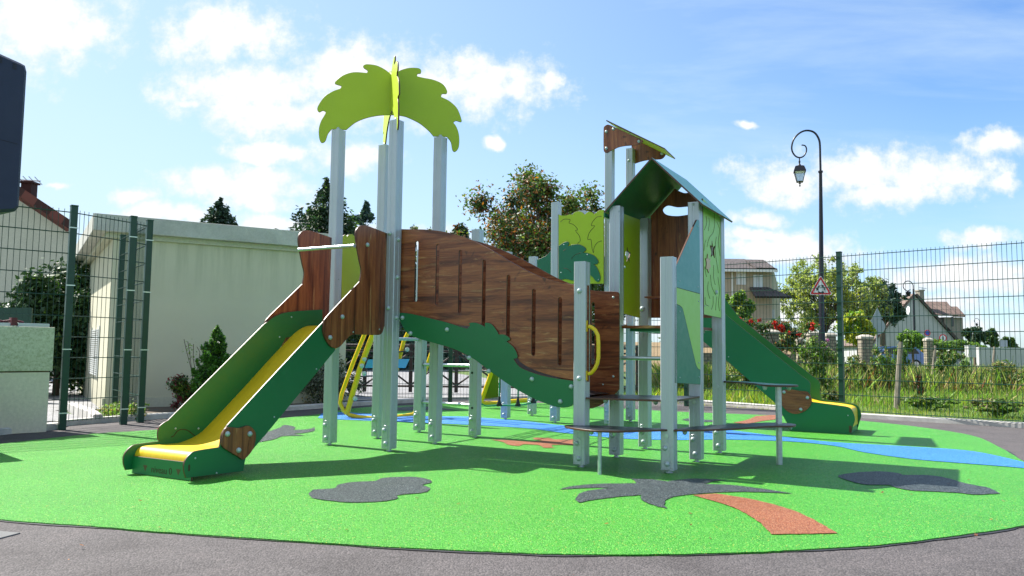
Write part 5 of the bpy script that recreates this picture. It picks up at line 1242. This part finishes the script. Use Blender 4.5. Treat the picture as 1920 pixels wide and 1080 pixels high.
# a few fallen leaves blown over the yard
rng = np.random.default_rng(123); n_ = 90; P_ = np.c_[-4+8.5*rng.random(n_), 3.0+5.5*rng.random(n_)]; a_ = rng.random(n_)*6.28; t_ = np.stack([np.cos(a_), np.sin(a_), rng.normal(size=n_)*.15], 1); b_ = np.stack([-np.sin(a_), np.cos(a_), rng.normal(size=n_)*.15], 1); s_ = (.005+.009*rng.random(n_))[:, None]
c_ = np.c_[P_, np.full(n_, .0165)]; v_ = np.stack([c_-t_*s_, c_+b_*s_*.6, c_+t_*s_, c_-b_*s_*.6], 1).reshape(-1, 3)
o = tag(leafmesh('fallen_leaves', v_, ['leaf_orange', 'grass_straw', 'leaf_rust'], [2, 2, 2], None, rng), 'tiny dry leaf scraps scattered over the rubber and asphalt', 'leaves', None, 'stuff')
# wooden stakes
def stake(px, y0_, y1_, Y, wpx, lab):
    a, b = atY(px-4, y0_, Y), atY(px+5, y1_, Y); r_ = wpx/F*Y/2; mb = MB(); mb.tube([(a.x, Y, -.1), (a.x*.5+b.x*.5, Y, b.z*.5), (b.x, Y, b.z)], [r_, r_*.95, r_*.8], 7)
    tag(mb.build('wooden_stake', 'old_wood'), lab, 'stake')
stake(1684, 745, 641, 13.6, 10, 'leaning weathered grey wooden stake in the grass near the blue car')
stake(1749, 690, 648, 20, 6, 'thin weathered stake behind the white-flowered bush')
stake(1860, 690, 650, 20, 5, 'thin weathered stake near the right edge of the field')

# stone gate piers and low wall
def pier(px, ytop, Y, wpx, lab):
    x = atY(px, 640, Y).x; zt = top_at(px, ytop, Y); hw_ = wpx/F*Y/2; t = thing('gate_pier', lab, 'pier', (x, Y, 0), 0, 'stone gate piers')
    mb = MB(); mb.box((x-hw_*.86, Y-hw_*.86, -.1), (x+hw_*.86, Y+hw_*.86, zt-.12)); mb.build('shaft', 'stone_blocks', t, bevel=.02)
    mb = MB(); w_ = hw_; mb.mesh([(x-w_, Y-w_, zt-.12), (x+w_, Y-w_, zt-.12), (x+w_, Y+w_, zt-.12), (x-w_, Y+w_, zt-.12), (x-w_, Y-w_, zt-.05), (x+w_, Y-w_, zt-.05), (x+w_, Y+w_, zt-.05), (x-w_, Y+w_, zt-.05), (x-w_*.4, Y-w_*.4, zt+.02), (x+w_*.4, Y-w_*.4, zt+.02), (x+w_*.4, Y+w_*.4, zt+.02), (x-w_*.4, Y+w_*.4, zt+.02)],
        [(0,3,2,1),(0,1,5,4),(1,2,6,5),(2,3,7,6),(3,0,4,7),(4,5,9,8),(5,6,10,9),(6,7,11,10),(7,4,8,11),(8,9,10,11)]); mb.build('cap', 'stone_cap', t)
pier(1444, 619, 26, 30, 'stone gate pier with pale cap under the red roses'); pier(1526, 622.5, 27.5, 26, 'stone gate pier with pale cap just left of the lamp post')
pier(1556, 624.5, 27.5, 20, 'stone gate pier with pale cap just right of the lamp post'); pier(1622, 628.5, 27, 24, 'stone gate pier with pale cap left of the blue car'); pier(1499, 633, 24.5, 12, 'slim stone pier between the rose and the pink flowers')
pier(1740, 634, 34, 14, 'squat stone pier in front of the white gable wall')
a, b = atY(1365, 662, 27), atY(1430, 664, 27); mb = MB(); mb.box((a.x-2, 27, -.1), (b.x, 27.3, a.z)); tag(mb.build('garden_wall', 'stone_blocks'), 'low stone garden wall left of the gate piers', 'wall')
a, b = atY(1457, 664, 27.2), atY(1512, 668, 27.2); mb = MB(); mb.box((a.x, 27.2, -.1), (b.x, 27.5, a.z)); tag(mb.build('garden_wall', 'stone_blocks'), 'low stone garden wall between the rose pier and the lamp', 'wall')
a, b = atY(1835, 651, 46), atY(1990, 655, 46); mb = MB(); mb.box((a.x, 46, -.1), (b.x, 46.3, a.z)); tag(mb.build('garden_wall', 'render_white'), 'pale grey garden wall at the far right of the field', 'wall')

# ------------------------------------------------------------------ street lamps
def street_lamp(px_, Y, label, ytop=245, k=1., det=True):
    """curl-topped lamp; outline taken at distance Y"""
    base = atY(px_, 665, Y); t = thing('street_lamp', label, 'street lamp', (base.x, Y, -.05), 0)
    X = lambda dx: base.x+dx*k; gz_ = 0
    return t, base
LY = 26.0
def lp(px, py, Y=LY): return atY(px, py, Y)
t = thing('street_lamp', 'tall dark navy street lamp with scrolled top and hanging lantern', 'street lamp', (lp(1542, 660).x, LY, 0))
mb = MB(); q = lp(1542.5, 665); tp_ = lp(1538.5, 322); mb.tube([(q.x, LY, -.1), (q.x, LY, .25), (q.x, LY, .26), (q.x-.01, LY, 1.6), (q.x-.02, LY, 1.62), (lp(1539.5, 420).x, LY, lp(1539.5, 420).z), (tp_.x, LY, tp_.z)], [.14, .14, .115, .10, .088, .066, .052], 14)
mb.tube([tp_-Vector((0, 0, .03)), tp_+Vector((0, 0, .03))], .075, 12); mb.build('pole', 'lamp_navy', t, smooth=True)
curl = [(1538.5,322),(1538,300),(1537,268),(1533,256),(1526,248),(1516,244.8),(1506,246),(1496,252),(1488,262),(1484.5,275),(1486,285),(1492,293),(1500,295.5),(1507,292.5),(1511.5,285),(1512,278),(1509,273),(1503,272)]
mb = MB(); cq = sm(curl, closed=False, step=5); mb.tube([lp(p[0], p[1]) for p in cq], [.036-.016*i/len(cq) for i in range(len(cq))], 10); mb.build('scroll_arm', 'lamp_navy', t, smooth=True)
lc = lp(1499.5, 330); s_ = LY/F
def lz(py): return lp(1499.5, py).z
mb = MB(); mb.tube([(lc.x, LY, lz(296)), (lc.x, LY, lz(300)), (lc.x, LY, lz(303)), (lc.x, LY, lz(308))], [.02, .02, .035, .02], 8)
mb.lathe([(3.4*s_, lz(310)), (1.5*s_, lz(307.5))], 8, (lc.x, LY, 0)); mb.build('hanger', 'lamp_navy', t)
def sq(mb, specs, rot=R(28)):
    vs = []; fs = []
    for (hw_, z_) in specs: vs += [(lc.x+hw_*1.41*math.cos(rot+R(90)*k), LY+hw_*1.41*math.sin(rot+R(90)*k), z_) for k in range(4)]
    for i in range(len(specs)-1):
        for k in range(4): fs.append((i*4+k, i*4+(k+1) % 4, (i+1)*4+(k+1) % 4, (i+1)*4+k))
    fs.append((3,2,1,0)); fs.append(tuple((len(specs)-1)*4+k for k in range(4))); mb.mesh(vs, fs)
mb = MB(); sq(mb, [(11*s_, lz(322.5)), (11*s_, lz(321)), (8*s_, lz(312.5)), (5*s_, lz(311))]); mb.build('lantern_hood', 'lamp_navy', t)
mb = MB(); sq(mb, [(5.2*s_, lz(341)), (9.4*s_, lz(322.6))]); mb.build('lantern_glass', 'lamp_glass', t)
mb = MB()
for k in range(4):
    c_, s2 = math.cos(R(28)+R(90)*k), math.sin(R(28)+R(90)*k); r0, r1 = 5.4*s_*1.41, 9.6*s_*1.41
    mb.tube([(lc.x+r0*c_, LY+r0*s2, lz(341)), (lc.x+r1*c_, LY+r1*s2, lz(322.5))], .012, 5)
    c3, s3 = math.cos(R(28)+R(90)*(k+1)), math.sin(R(28)+R(90)*(k+1)); mb.tube([(lc.x+r0*c_, LY+r0*s2, lz(341)), (lc.x+r0*c3, LY+r0*s3, lz(341))], .015, 5)
mb.lathe([(.02, lz(345)), (.05, lz(344)), (.02, lz(343)), (.02, lz(341))], 8, (lc.x, LY, 0)); mb.lathe([(.004, lz(351)), (.03, lz(348)), (.012, lz(346)), (.02, lz(345))], 8, (lc.x, LY, 0)); mb.build('lantern_frame', 'lamp_navy', t)
# far lamps (same kind, smaller in view)
def farlamp(px, ytop, Y, lab):
    z1_ = top_at(px, ytop, Y); x = atY(px, 600, Y).x; r_ = .35; t = thing('street_lamp', lab, 'street lamp', (x, Y, 0))
    mb = MB(); mb.tube([(x, Y, 0), (x, Y, z1_-r_*1.6)], [.09, .05], 8); mb.build('pole', 'lamp_navy', t)
    mb = MB(); mb.tube([(x, Y, z1_-r_*1.6), (x, Y, z1_-r_)]+[(x-r_+r_*math.cos(a), Y, z1_-r_+r_*math.sin(a)) for a in np.linspace(.2, 4.6, 14)]+[(x-r_+.15, Y, z1_-r_*1.7)], .03, 6); mb.build('scroll_arm', 'lamp_navy', t)
    mb = MB(); mb.lathe([(.10, z1_-2.9*r_-.05), (.2, z1_-2.3*r_), (.22, z1_-2.28*r_), (.05, z1_-2*r_)], 4, (x-r_, Y, 0)); mb.build('lantern', 'lamp_navy', t)
farlamp(1714, 527, 55, 'distant scrolled street lamp in front of the gable of the white house'); farlamp(1836, 597, 110, 'very distant street lamp right of the gabled house')

# danger sign fixed in front of the pole
def sign_tri(par_name, lab):
    t = thing('warning_sign', lab, 'road sign', (lp(1538, 540).x, LY-.2, lp(1538, 550).z)); Ys = LY-.17
    def P(px, py): q = atY(px, py, Ys); return Vector((q.x, q.z))
    Mx = Matrix(((1,0,0,0),(0,0,-1,Ys),(0,1,0,0),(0,0,0,1)))
    def tri(c, r_, rd=.18):
        pts = []
        for k in range(3):
            a = R(90+120*k); pc = c+Vector((math.cos(a), math.sin(a)*.98))*(r_*(1-rd))
            for j in range(5): b_ = a+R(-60+30*j); pts.append(pc+Vector((math.cos(b_), math.sin(b_)))*r_*rd*.5)
        return pts
    c = P(1539, 540.5); r_ = (P(1539, 517)-c).length*1.02
    sheet_mesh('plate', [tri(c, r_*1.06)], .004, 'sign_white', 'sign_back', t, Mx, .0005)
    m2 = Matrix.Translation((0, -.003, 0)) @ Mx
    sheet_mesh('red_border', [tri(c, r_*.98), tri(c, r_*.70, .1)], .002, 'sign_red', 'sign_red', t, m2, .0003)
    # three arrows of a roundabout symbol
    mb = MB(); c2 = c+Vector((0, -.03)); rr = r_*.27
    for k in range(3):
        a0 = R(100+120*k); arc = [(c2.x+rr*math.cos(a0+R(q)), 0, c2.y+rr*math.sin(a0+R(q))) for q in range(0, 71, 10)]
        mb.tube([(p_[0], Ys-.005, p_[2]) for p_ in arc], .022, 4)
        e = Vector(arc[-1]); d_ = (e-Vector(arc[-2])).normalized(); n_ = Vector((-d_.z, 0, d_.x)); mb.mesh([(e+n_*.05)+Vector((0, Ys-.006, 0)), (e-n_*.05)+Vector((0, Ys-.006, 0)), (e+d_*.09)+Vector((0, Ys-.006, 0))], [(0,1,2)])
    mb.build('symbol', 'sign_black', t)
    mb = MB(); mb.box((c.x-.08, Ys+.004, c.y-.03), (c.x+.12, Ys+.12, c.y+.03)); mb.build('bracket', 'galvanised', t)
sign_tri('', 'triangular white warning sign with red border and circling arrows, on the lamp post')
# other signs
def roundsign(px, py, Y, r_, lab, mats, poleto=None):
    q = atY(px, py, Y); t = thing('road_sign', lab, 'road sign', (q.x, Y, 0)); Mx = Matrix(((1,0,0,0),(0,0,-1,Y),(0,1,0,0),(0,0,0,1)))
    circ = lambda rr: [Vector((q.x+rr*math.cos(a), q.z+rr*math.sin(a))) for a in np.linspace(0, 2*math.pi, 28, endpoint=False)]
    sheet_mesh('plate', [circ(r_)], .012, mats[0], 'sign_back', t, Mx, .001)
    if len(mats) > 1: sheet_mesh('disc', [circ(r_*.70)], .006, mats[1], mats[1], t, Matrix.Translation((0, -.0075, 0)) @ Mx, .001)
    mb = MB(); mb.tube([(q.x, Y+.03, 0), (q.x, Y+.03, q.z+r_)], .035, 8); mb.build('pole', 'sign_back', t); return t, q
t, q = roundsign(1768, 634, 52, .26, 'round no-entry style sign with red ring and white centre by the hedge', ['sign_red', 'sign_white'])
mb = MB(); mb.box((q.x-.04, 52-.022, q.z-.12), (q.x+.04, 52-.0145, q.z+.12)); mb.build('mark', 'sign_black', t)
t, q = roundsign(1739, 624, 56, .22, 'small round blue and red sign against the white gable', ['sign_red', 'sign_blue'])
t, q = roundsign(1644, 612, 34, .36, 'grey back of a round road sign under a triangular one', ['sign_back'])
tp3 = atY(1644, 577, 34); tb = atY(1634, 598, 34); tc = atY(1654, 598, 34)
mb = MB(); vs = [tp3, tb, tc]; mb.mesh([v_+Vector((0, -.05, 0)) for v_ in vs]+[v_+Vector((0, -.038, 0)) for v_ in vs], [(0,1,2), (5,4,3), (0,3,4,1), (1,4,5,2), (2,5,3,0)]); mb.build('triangular_plate', 'sign_back', t)
q = atY(1823, 659, 30); mb = MB(); mb.box((q.x-.14, 30, q.z-.22), (q.x+.14, 30.25, q.z+.2)); mb.k = 1; mb.box((q.x-.15, 29.99, q.z+.2), (q.x+.15, 30.27, q.z+.23)); mb.tube([(q.x, 30.1, 0), (q.x, 30.1, q.z-.22)], .05, 6); tag(mb.build('electric_box', ['render_white', 'sign_back']), 'small white electricity box on a post in the field', 'electric box')
q = atY(1882, 644, 48); mb = MB(); mb.box((q.x-.23, 48, q.z-.2), (q.x+.23, 48.03, q.z+.2)); mb.tube([(q.x, 48.06, 0), (q.x, 48.06, q.z)], .03, 6); tag(mb.build('road_sign', 'sign_back'), 'square pale grey sign panel in front of the farthest trees', 'road sign')

# ------------------------------------------------------------------ blue car
car = thing('parked_car', 'light blue car half hidden by weeds in front of the gabled house', 'car', (atY(1680, 680, 50).x, 50, 0)); cx_ = atY(1680, 680, 50).x; Yc = 50.
prof = [(-2.0, .30), (-2.03, .62), (-1.95, .78), (-1.2, .93), (-.62, 1.32), (-.2, 1.43), (.7, 1.45), (1.35, 1.38), (1.75, 1.02), (1.88, .85), (1.90, .45), (1.86, .28)]
def carp(pr, y0_, y1_, inset=.0):
    mb = MB(); n = len(pr); v = [(cx_+p[0], y0_, p[1]) for p in pr]+[(cx_+p[0], y1_, p[1]) for p in pr]
    mb.mesh(v, [tuple(range(n)), tuple(range(n, 2*n))[::-1]]+[(i, n+i, n+(i+1) % n, (i+1) % n) for i in range(n)]); return mb
carp(prof, Yc, Yc+1.65).build('body', 'car_blue', car, bevel=.05)
for wp in ([(-1.0, .95), (-.55, 1.28), (-.15, 1.36), (.1, 1.37), (.1, .95)], [(.2, .95), (.2, 1.37), (.75, 1.38), (1.25, 1.3), (1.5, .98)]): carp(wp, Yc-.006, Yc+.01).build('window', 'glass_dark', car)
mb = MB(); mb.mesh([(cx_-1.17, Yc+.12, .955), (cx_-1.17, Yc+1.53, .955), (cx_-.66, Yc+1.45, 1.315), (cx_-.66, Yc+.2, 1.315)], [(0,1,2,3)]); wso = mb.build('windscreen', 'glass_dark', car, Matrix.Translation((-.012, 0, .012)))
for wx in (-1.3, 1.25):
    mb = MB(); mb.tube([(cx_+wx, Yc-.02, .31), (cx_+wx, Yc+.2, .31)], .31, 20); wo_ = mb.build('wheel', 'tyre', car, smooth=True)
    mb = MB(); mb.tube([(cx_+wx, Yc-.03, .31), (cx_+wx, Yc-.018, .31)], .19, 16); mb.build('rim', 'hub', wo_)
mb = MB(); mb.box((cx_-2.03, Yc+.15, .62), (cx_-1.93, Yc+.45, .78)); mb.build('headlight', 'sign_white', car, bevel=.01)

# ------------------------------------------------------------------ two-storey tiled house
HY = 46.
def hz_(px, py, Y=HY): q = atY(px, py, Y); return q
h1 = thing('tiled_house', 'two-storey tan house with brown tiled roofs and white shutters behind the right fence', 'house', (hz_(1410, 660).x, HY, 0))
x0_, x1_ = hz_(1300, 600).x, hz_(1448, 600).x; ez = hz_(1440, 508).z; mz = hz_(1450, 560).z
mb = MB(); mb.box((x0_, HY, -.1), (x1_, HY+9, ez)); mb.build('wall', 'render_tan', h1)
mb = MB(); xe = hz_(1466, 600).x; mb.box((x1_+.002, HY+.3, -.1), (xe, HY+8.5, mz)); mb.build('side_wall', 'render_cream', h1)
# steep side roof cheek (the lean wall seen right of the windows)
ap = hz_(1449, 497); bt = hz_(1468, 562); mb = MB(); mb.mesh([(x1_+.003, HY+.32, mz), (bt.x, HY+.32, mz), (ap.x+.15, HY+.32, ap.z-.2), (x1_+.003, HY+.32, ap.z-.2), (x1_+.003, HY+8, mz), (bt.x, HY+8, mz), (ap.x+.15, HY+8, ap.z-.2), (x1_+.003, HY+8, ap.z-.2)], [(0,1,2,3),(7,6,5,4),(1,5,6,2),(2,6,7,3)]); mb.build('gable_cheek', 'render_cream', h1)
# main roof slope towards the viewer, drawn as slab
def slab_yz(name, x0_, x1_, ya, za, yb, zb, th, mat, par, uvs=.6, x2=None, x3=None):
    x2 = x0_ if x2 is None else x2; x3 = x1_ if x3 is None else x3
    v = [(x0_, ya, za), (x1_, ya, za), (x3, yb, zb), (x2, yb, zb)]; n_ = Vector((0, -(zb-za), yb-ya)).normalized()*th
    mb = MB(); mb.mesh(v+[tuple(Vector(p)+n_) for p in v], [(0,3,2,1),(4,5,6,7),(0,1,5,4),(1,2,6,5),(2,3,7,6),(3,0,4,7)]); o = mb.build(name, mat, par)
    uv = o.data.uv_layers.new(name='UVMap'); L = Vector((0, yb-ya, zb-za)).normalized()
    for lpp in o.data.loops:
        co = o.data.vertices[lpp.vertex_index].co; uv.data[lpp.index].uv = (co.x*uvs, (co-Vector((0, ya, za))).dot(L)*uvs)
    return o
rz1 = ez+1.05
rf1 = slab_yz('roof', x0_-.3, hz_(1452, 505).x, HY-.5, ez-.05, HY+4.2, rz1, .14, 'roof_tiles_brown', h1, x3=hz_(1395, 480, HY+4.2).x)
slab_yz('roof', x0_-.3, hz_(1452, 505).x, HY+9.3, ez-.05, HY+4.2, rz1, .14, 'roof_tiles_brown', h1, x3=hz_(1395, 480, HY+4.2).x)
v_ = [(hz_(1452, 505).x, HY-.5, ez), (hz_(1452, 505).x, HY+9.3, ez), (hz_(1395, 480, HY+4.2).x, HY+4.2, rz1+.1)]; mb = MB(); mb.mesh(v_, [(0,1,2)]); o = mb.build('roof_hip', 'roof_tiles_brown', h1); o.data.uv_layers.new(name='UVMap')
q = hz_(1412, 497); q2 = hz_(1446, 495); slab_yz('dormer_roof', q.x, q2.x, HY-.62, ez+.02, HY+1.6, ez+.75, .1, 'roof_tiles_brown', h1, x3=q2.x+.05)
lr = slab_yz('lower_roof', hz_(1405, 560).x, hz_(1472, 563).x, HY-1.1, mz-.05, HY-.02, mz+.55, .12, 'roof_tiles_brown', h1, x3=hz_(1440, 540).x)
mb = MB(); mb.box((x0_-.3, HY-.62, ez-.12), (hz_(1452, 505).x, HY-.5, ez+.02)); mb.build('gutter', 'gutter_white', h1)
for (ax, ay, bx_, by) in ((1380,508,1398,534),(1412,515,1430,546),(1440,580,1446,612),(1449,580,1455,612)):
    p_, q_ = hz_(ax, ay), hz_(bx_, by); mb = MB(); Yw = HY-.06 if ay < 570 else HY+.24
    mx = (p_.x+q_.x)/2; mb.box((p_.x, Yw, q_.z), (mx-.015, Yw+.055, p_.z)); mb.box((mx+.015, Yw, q_.z), (q_.x, Yw+.055, p_.z)); mb.build('shutter', 'shutter_white', h1, bevel=.008)
mb = MB(); p_ = hz_(1372, 505); mb.tube([(p_.x, HY-.05, ez-.1), (p_.x, HY-.05, 0)], .05, 8); mb.build('drainpipe', 'gutter_white', h1)

# ------------------------------------------------------------------ white gabled house
GY = 72.
def g2(px, py, Y=GY): return atY(px, py, Y)
h2 = thing('gabled_house', 'white-walled house with a long gable, chimney and brown tiled dormer at the right', 'house', (g2(1720, 660).x, GY, 0))
ap2, le, re_ = g2(1714, 553), g2(1648, 624), g2(1797, 628)
re_z = 1.7; le_z = 1.9
mb = MB(); pts = [(le.x-.6, -.1), (le.x-.6, le_z), (ap2.x, ap2.z), (re_.x+.2, re_z), (re_.x+.2, -.1)]; n = 5
mb.mesh([(p[0], GY, p[1]) for p in pts]+[(p[0]+2.2, GY+12, p[1]) for p in pts], [(0,1,2,3,4), (9,8,7,6,5)]+[(i, n+i, n+(i+1) % n, (i+1) % n) for i in range(n)]); mb.build('wall', 'render_white', h2)
def slope(name, a, b, dxy, th, mat, par, uvs=.5):
    v = [Vector((a[0], GY-.25, a[1])), Vector((b[0], GY-.25, b[1])), Vector((b[0]+dxy[0], GY+dxy[1], b[1])), Vector((a[0]+dxy[0], GY+dxy[1], a[1]))]
    n_ = (v[1]-v[0]).cross(v[3]-v[0]).normalized(); n_ = (n_ if n_.z > 0 else -n_)*th
    mb = MB(); mb.mesh(v+[p+n_ for p in v], [(0,1,2,3),(4,7,6,5),(0,4,5,1),(1,5,6,2),(2,6,7,3),(3,7,4,0)]); o = mb.build(name, mat, par)
    uv = o.data.uv_layers.new(name='UVMap'); e = (v[1]-v[0]).normalized(); f = (v[3]-v[0]).normalized()
    for lpp in o.data.loops:
        co = o.data.vertices[lpp.vertex_index].co-v[0]; uv.data[lpp.index].uv = (co.dot(f)*uvs, co.dot(e)*uvs)
    return o
r2 = slope('roof', (ap2.x, ap2.z), (re_.x+.45, re_z-.25), (2.2, 12), .2, 'roof_tiles_brown', h2)
slope('roof', (ap2.x, ap2.z), (le.x-.85, le_z-.25), (2.2, 12), .2, 'roof_tiles_terracotta', h2)
# dormer with tiled roof and brick cheek
d0, d1 = g2(1752, 590, GY+1), g2(1806, 594, GY+1); db = g2(1800, 625, GY+1)
mb = MB(); mb.box((g2(1768, 600, GY+1).x, GY+.8, 1.2), (g2(1803, 600, GY+1).x, GY+6, g2(1780, 595, GY+1).z)); dw = mb.build('dormer', 'chimney', h2)
mb = MB(); p_, q_ = g2(1784, 594, GY+.7), g2(1789, 612, GY+.7); mb.box((p_.x, GY+.74, q_.z), (q_.x, GY+.79, p_.z)); mb.build('window', 'glass_dark', dw)
for (pa, pb, ya, yb, nm) in (((1750,589),(1786,569),GY+.3,GY+3.2,'dormer_roof'), ):
    A_, B_ = g2(1752, 592, ya), g2(1790, 592, ya); C_, D_ = g2(1775, 568, yb), g2(1735, 568, yb)
    v = [A_, Vector((B_.x+.2, B_.y, A_.z)), C_, Vector((D_.x, D_.y, C_.z))]; off_ = Vector((0, -.05, .12)); mb = MB(); mb.mesh(v+[p+off_ for p in v], [(0,1,2,3),(4,7,6,5),(0,4,5,1),(1,5,6,2),(2,6,7,3),(3,7,4,0)]); o = mb.build(nm, 'roof_tiles_terracotta', h2)
    uv = o.data.uv_layers.new(name='UVMap')
    for lpp in o.data.loops: co = o.data.vertices[lpp.vertex_index].co; uv.data[lpp.index].uv = (co.x*.4, co.z*.6)
A_, B_, C_, D_ = g2(1786, 594, GY+.3), g2(1810, 594, GY+.3), g2(1794, 577, GY+2.5), g2(1780, 577, GY+2.5); v = [A_, Vector((B_.x, B_.y, A_.z)), C_, D_]; mb = MB(); mb.mesh(v+[p+Vector((0, -.05, .12)) for p in v], [(0,1,2,3),(4,7,6,5),(0,4,5,1),(1,5,6,2),(2,6,7,3),(3,7,4,0)]); o = mb.build('dormer_roof', 'roof_tiles_terracotta', h2)
uv = o.data.uv_layers.new(name='UVMap')
for lpp in o.data.loops: co = o.data.vertices[lpp.vertex_index].co; uv.data[lpp.index].uv = (co.x*.4, co.z*.6)
p_, q_ = g2(1721, 546, GY+1.5), g2(1730, 565, GY+1.5); mb = MB(); mb.box((p_.x, GY+1.2, q_.z-.6), (q_.x, GY+2, p_.z)); mb.box((p_.x-.06, GY+1.14, p_.z), (q_.x+.06, GY+2.06, p_.z+.12)); mb.build('chimney', 'chimney', r2)
p_ = g2(1704, 583, GY-.5); mb = MB(); mb.lathe([(0.01, 0), (.25, .03), (.42, .12)], 18); o = mb.build('satellite_dish', 'sign_white', h2, Matrix.Translation(p_) @ Matrix.Rotation(R(-70), 4, 'Z') @ Matrix.Rotation(R(80), 4, 'X') @ Matrix.Scale(.5, 4, (1, 0, 0)), smooth=True)
mb = MB(); mb.tube([g2(1729, 546, GY+1.5), g2(1729, 538, GY+1.5)], .03, 5); mb.tube([g2(1722, 539, GY+1.5), g2(1737, 541, GY+1.5)], .025, 5); mb.build('antenna', 'galvanised', h2)
h3 = thing('rear_house', 'terracotta roof of a further house behind the left slope of the white gable', 'house', (g2(1670, 660, 85).x, 85, 0))
v = [g2(1655, 595, 85), g2(1700, 570, 85), g2(1700, 650, 85), g2(1655, 650, 85)]; mb = MB(); mb.mesh(v+[p+Vector((0, 6, 0)) for p in v], [(0,1,2,3),(7,6,5,4),(0,4,5,1),(1,5,6,2),(2,6,7,3),(3,7,4,0)]); mb.build('wall', 'render_tan', h3)
v = [g2(1652, 597, 85), g2(1700, 569, 85)]; mb = MB(); o3 = Vector((0, 6.5, 0)); u3 = Vector((0, 0, .3)); a, b = v[0]+Vector((0, -.3, 0)), v[1]+Vector((0, -.3, 0)); mb.mesh([a, b, b+o3, a+o3, a+u3, b+u3, b+o3+u3, a+o3+u3], [(0,3,2,1),(4,5,6,7),(0,1,5,4),(1,2,6,5),(2,3,7,6),(3,0,4,7)]); o = mb.build('roof', 'roof_tiles_terracotta', h3); o.data.uv_layers.new(name='UVMap')

# far tree line towards the horizon
rng = np.random.default_rng(99); bl = []
for k in range(150):
    x = -260+620*rng.random(); bl.append(((x, 250+50*rng.random(), 1.5), (9+7*rng.random(), 5, 2.6+2.5*rng.random())))
o = leafmesh('distant_woods', leaves(30000, bl, .8, rng, .3), ['leaf_dark', 'leaf_conifer', 'leaf_green'], [3, 2, 2], None, rng); tag(o, 'low line of distant woods on the horizon', 'woods', None, 'stuff')
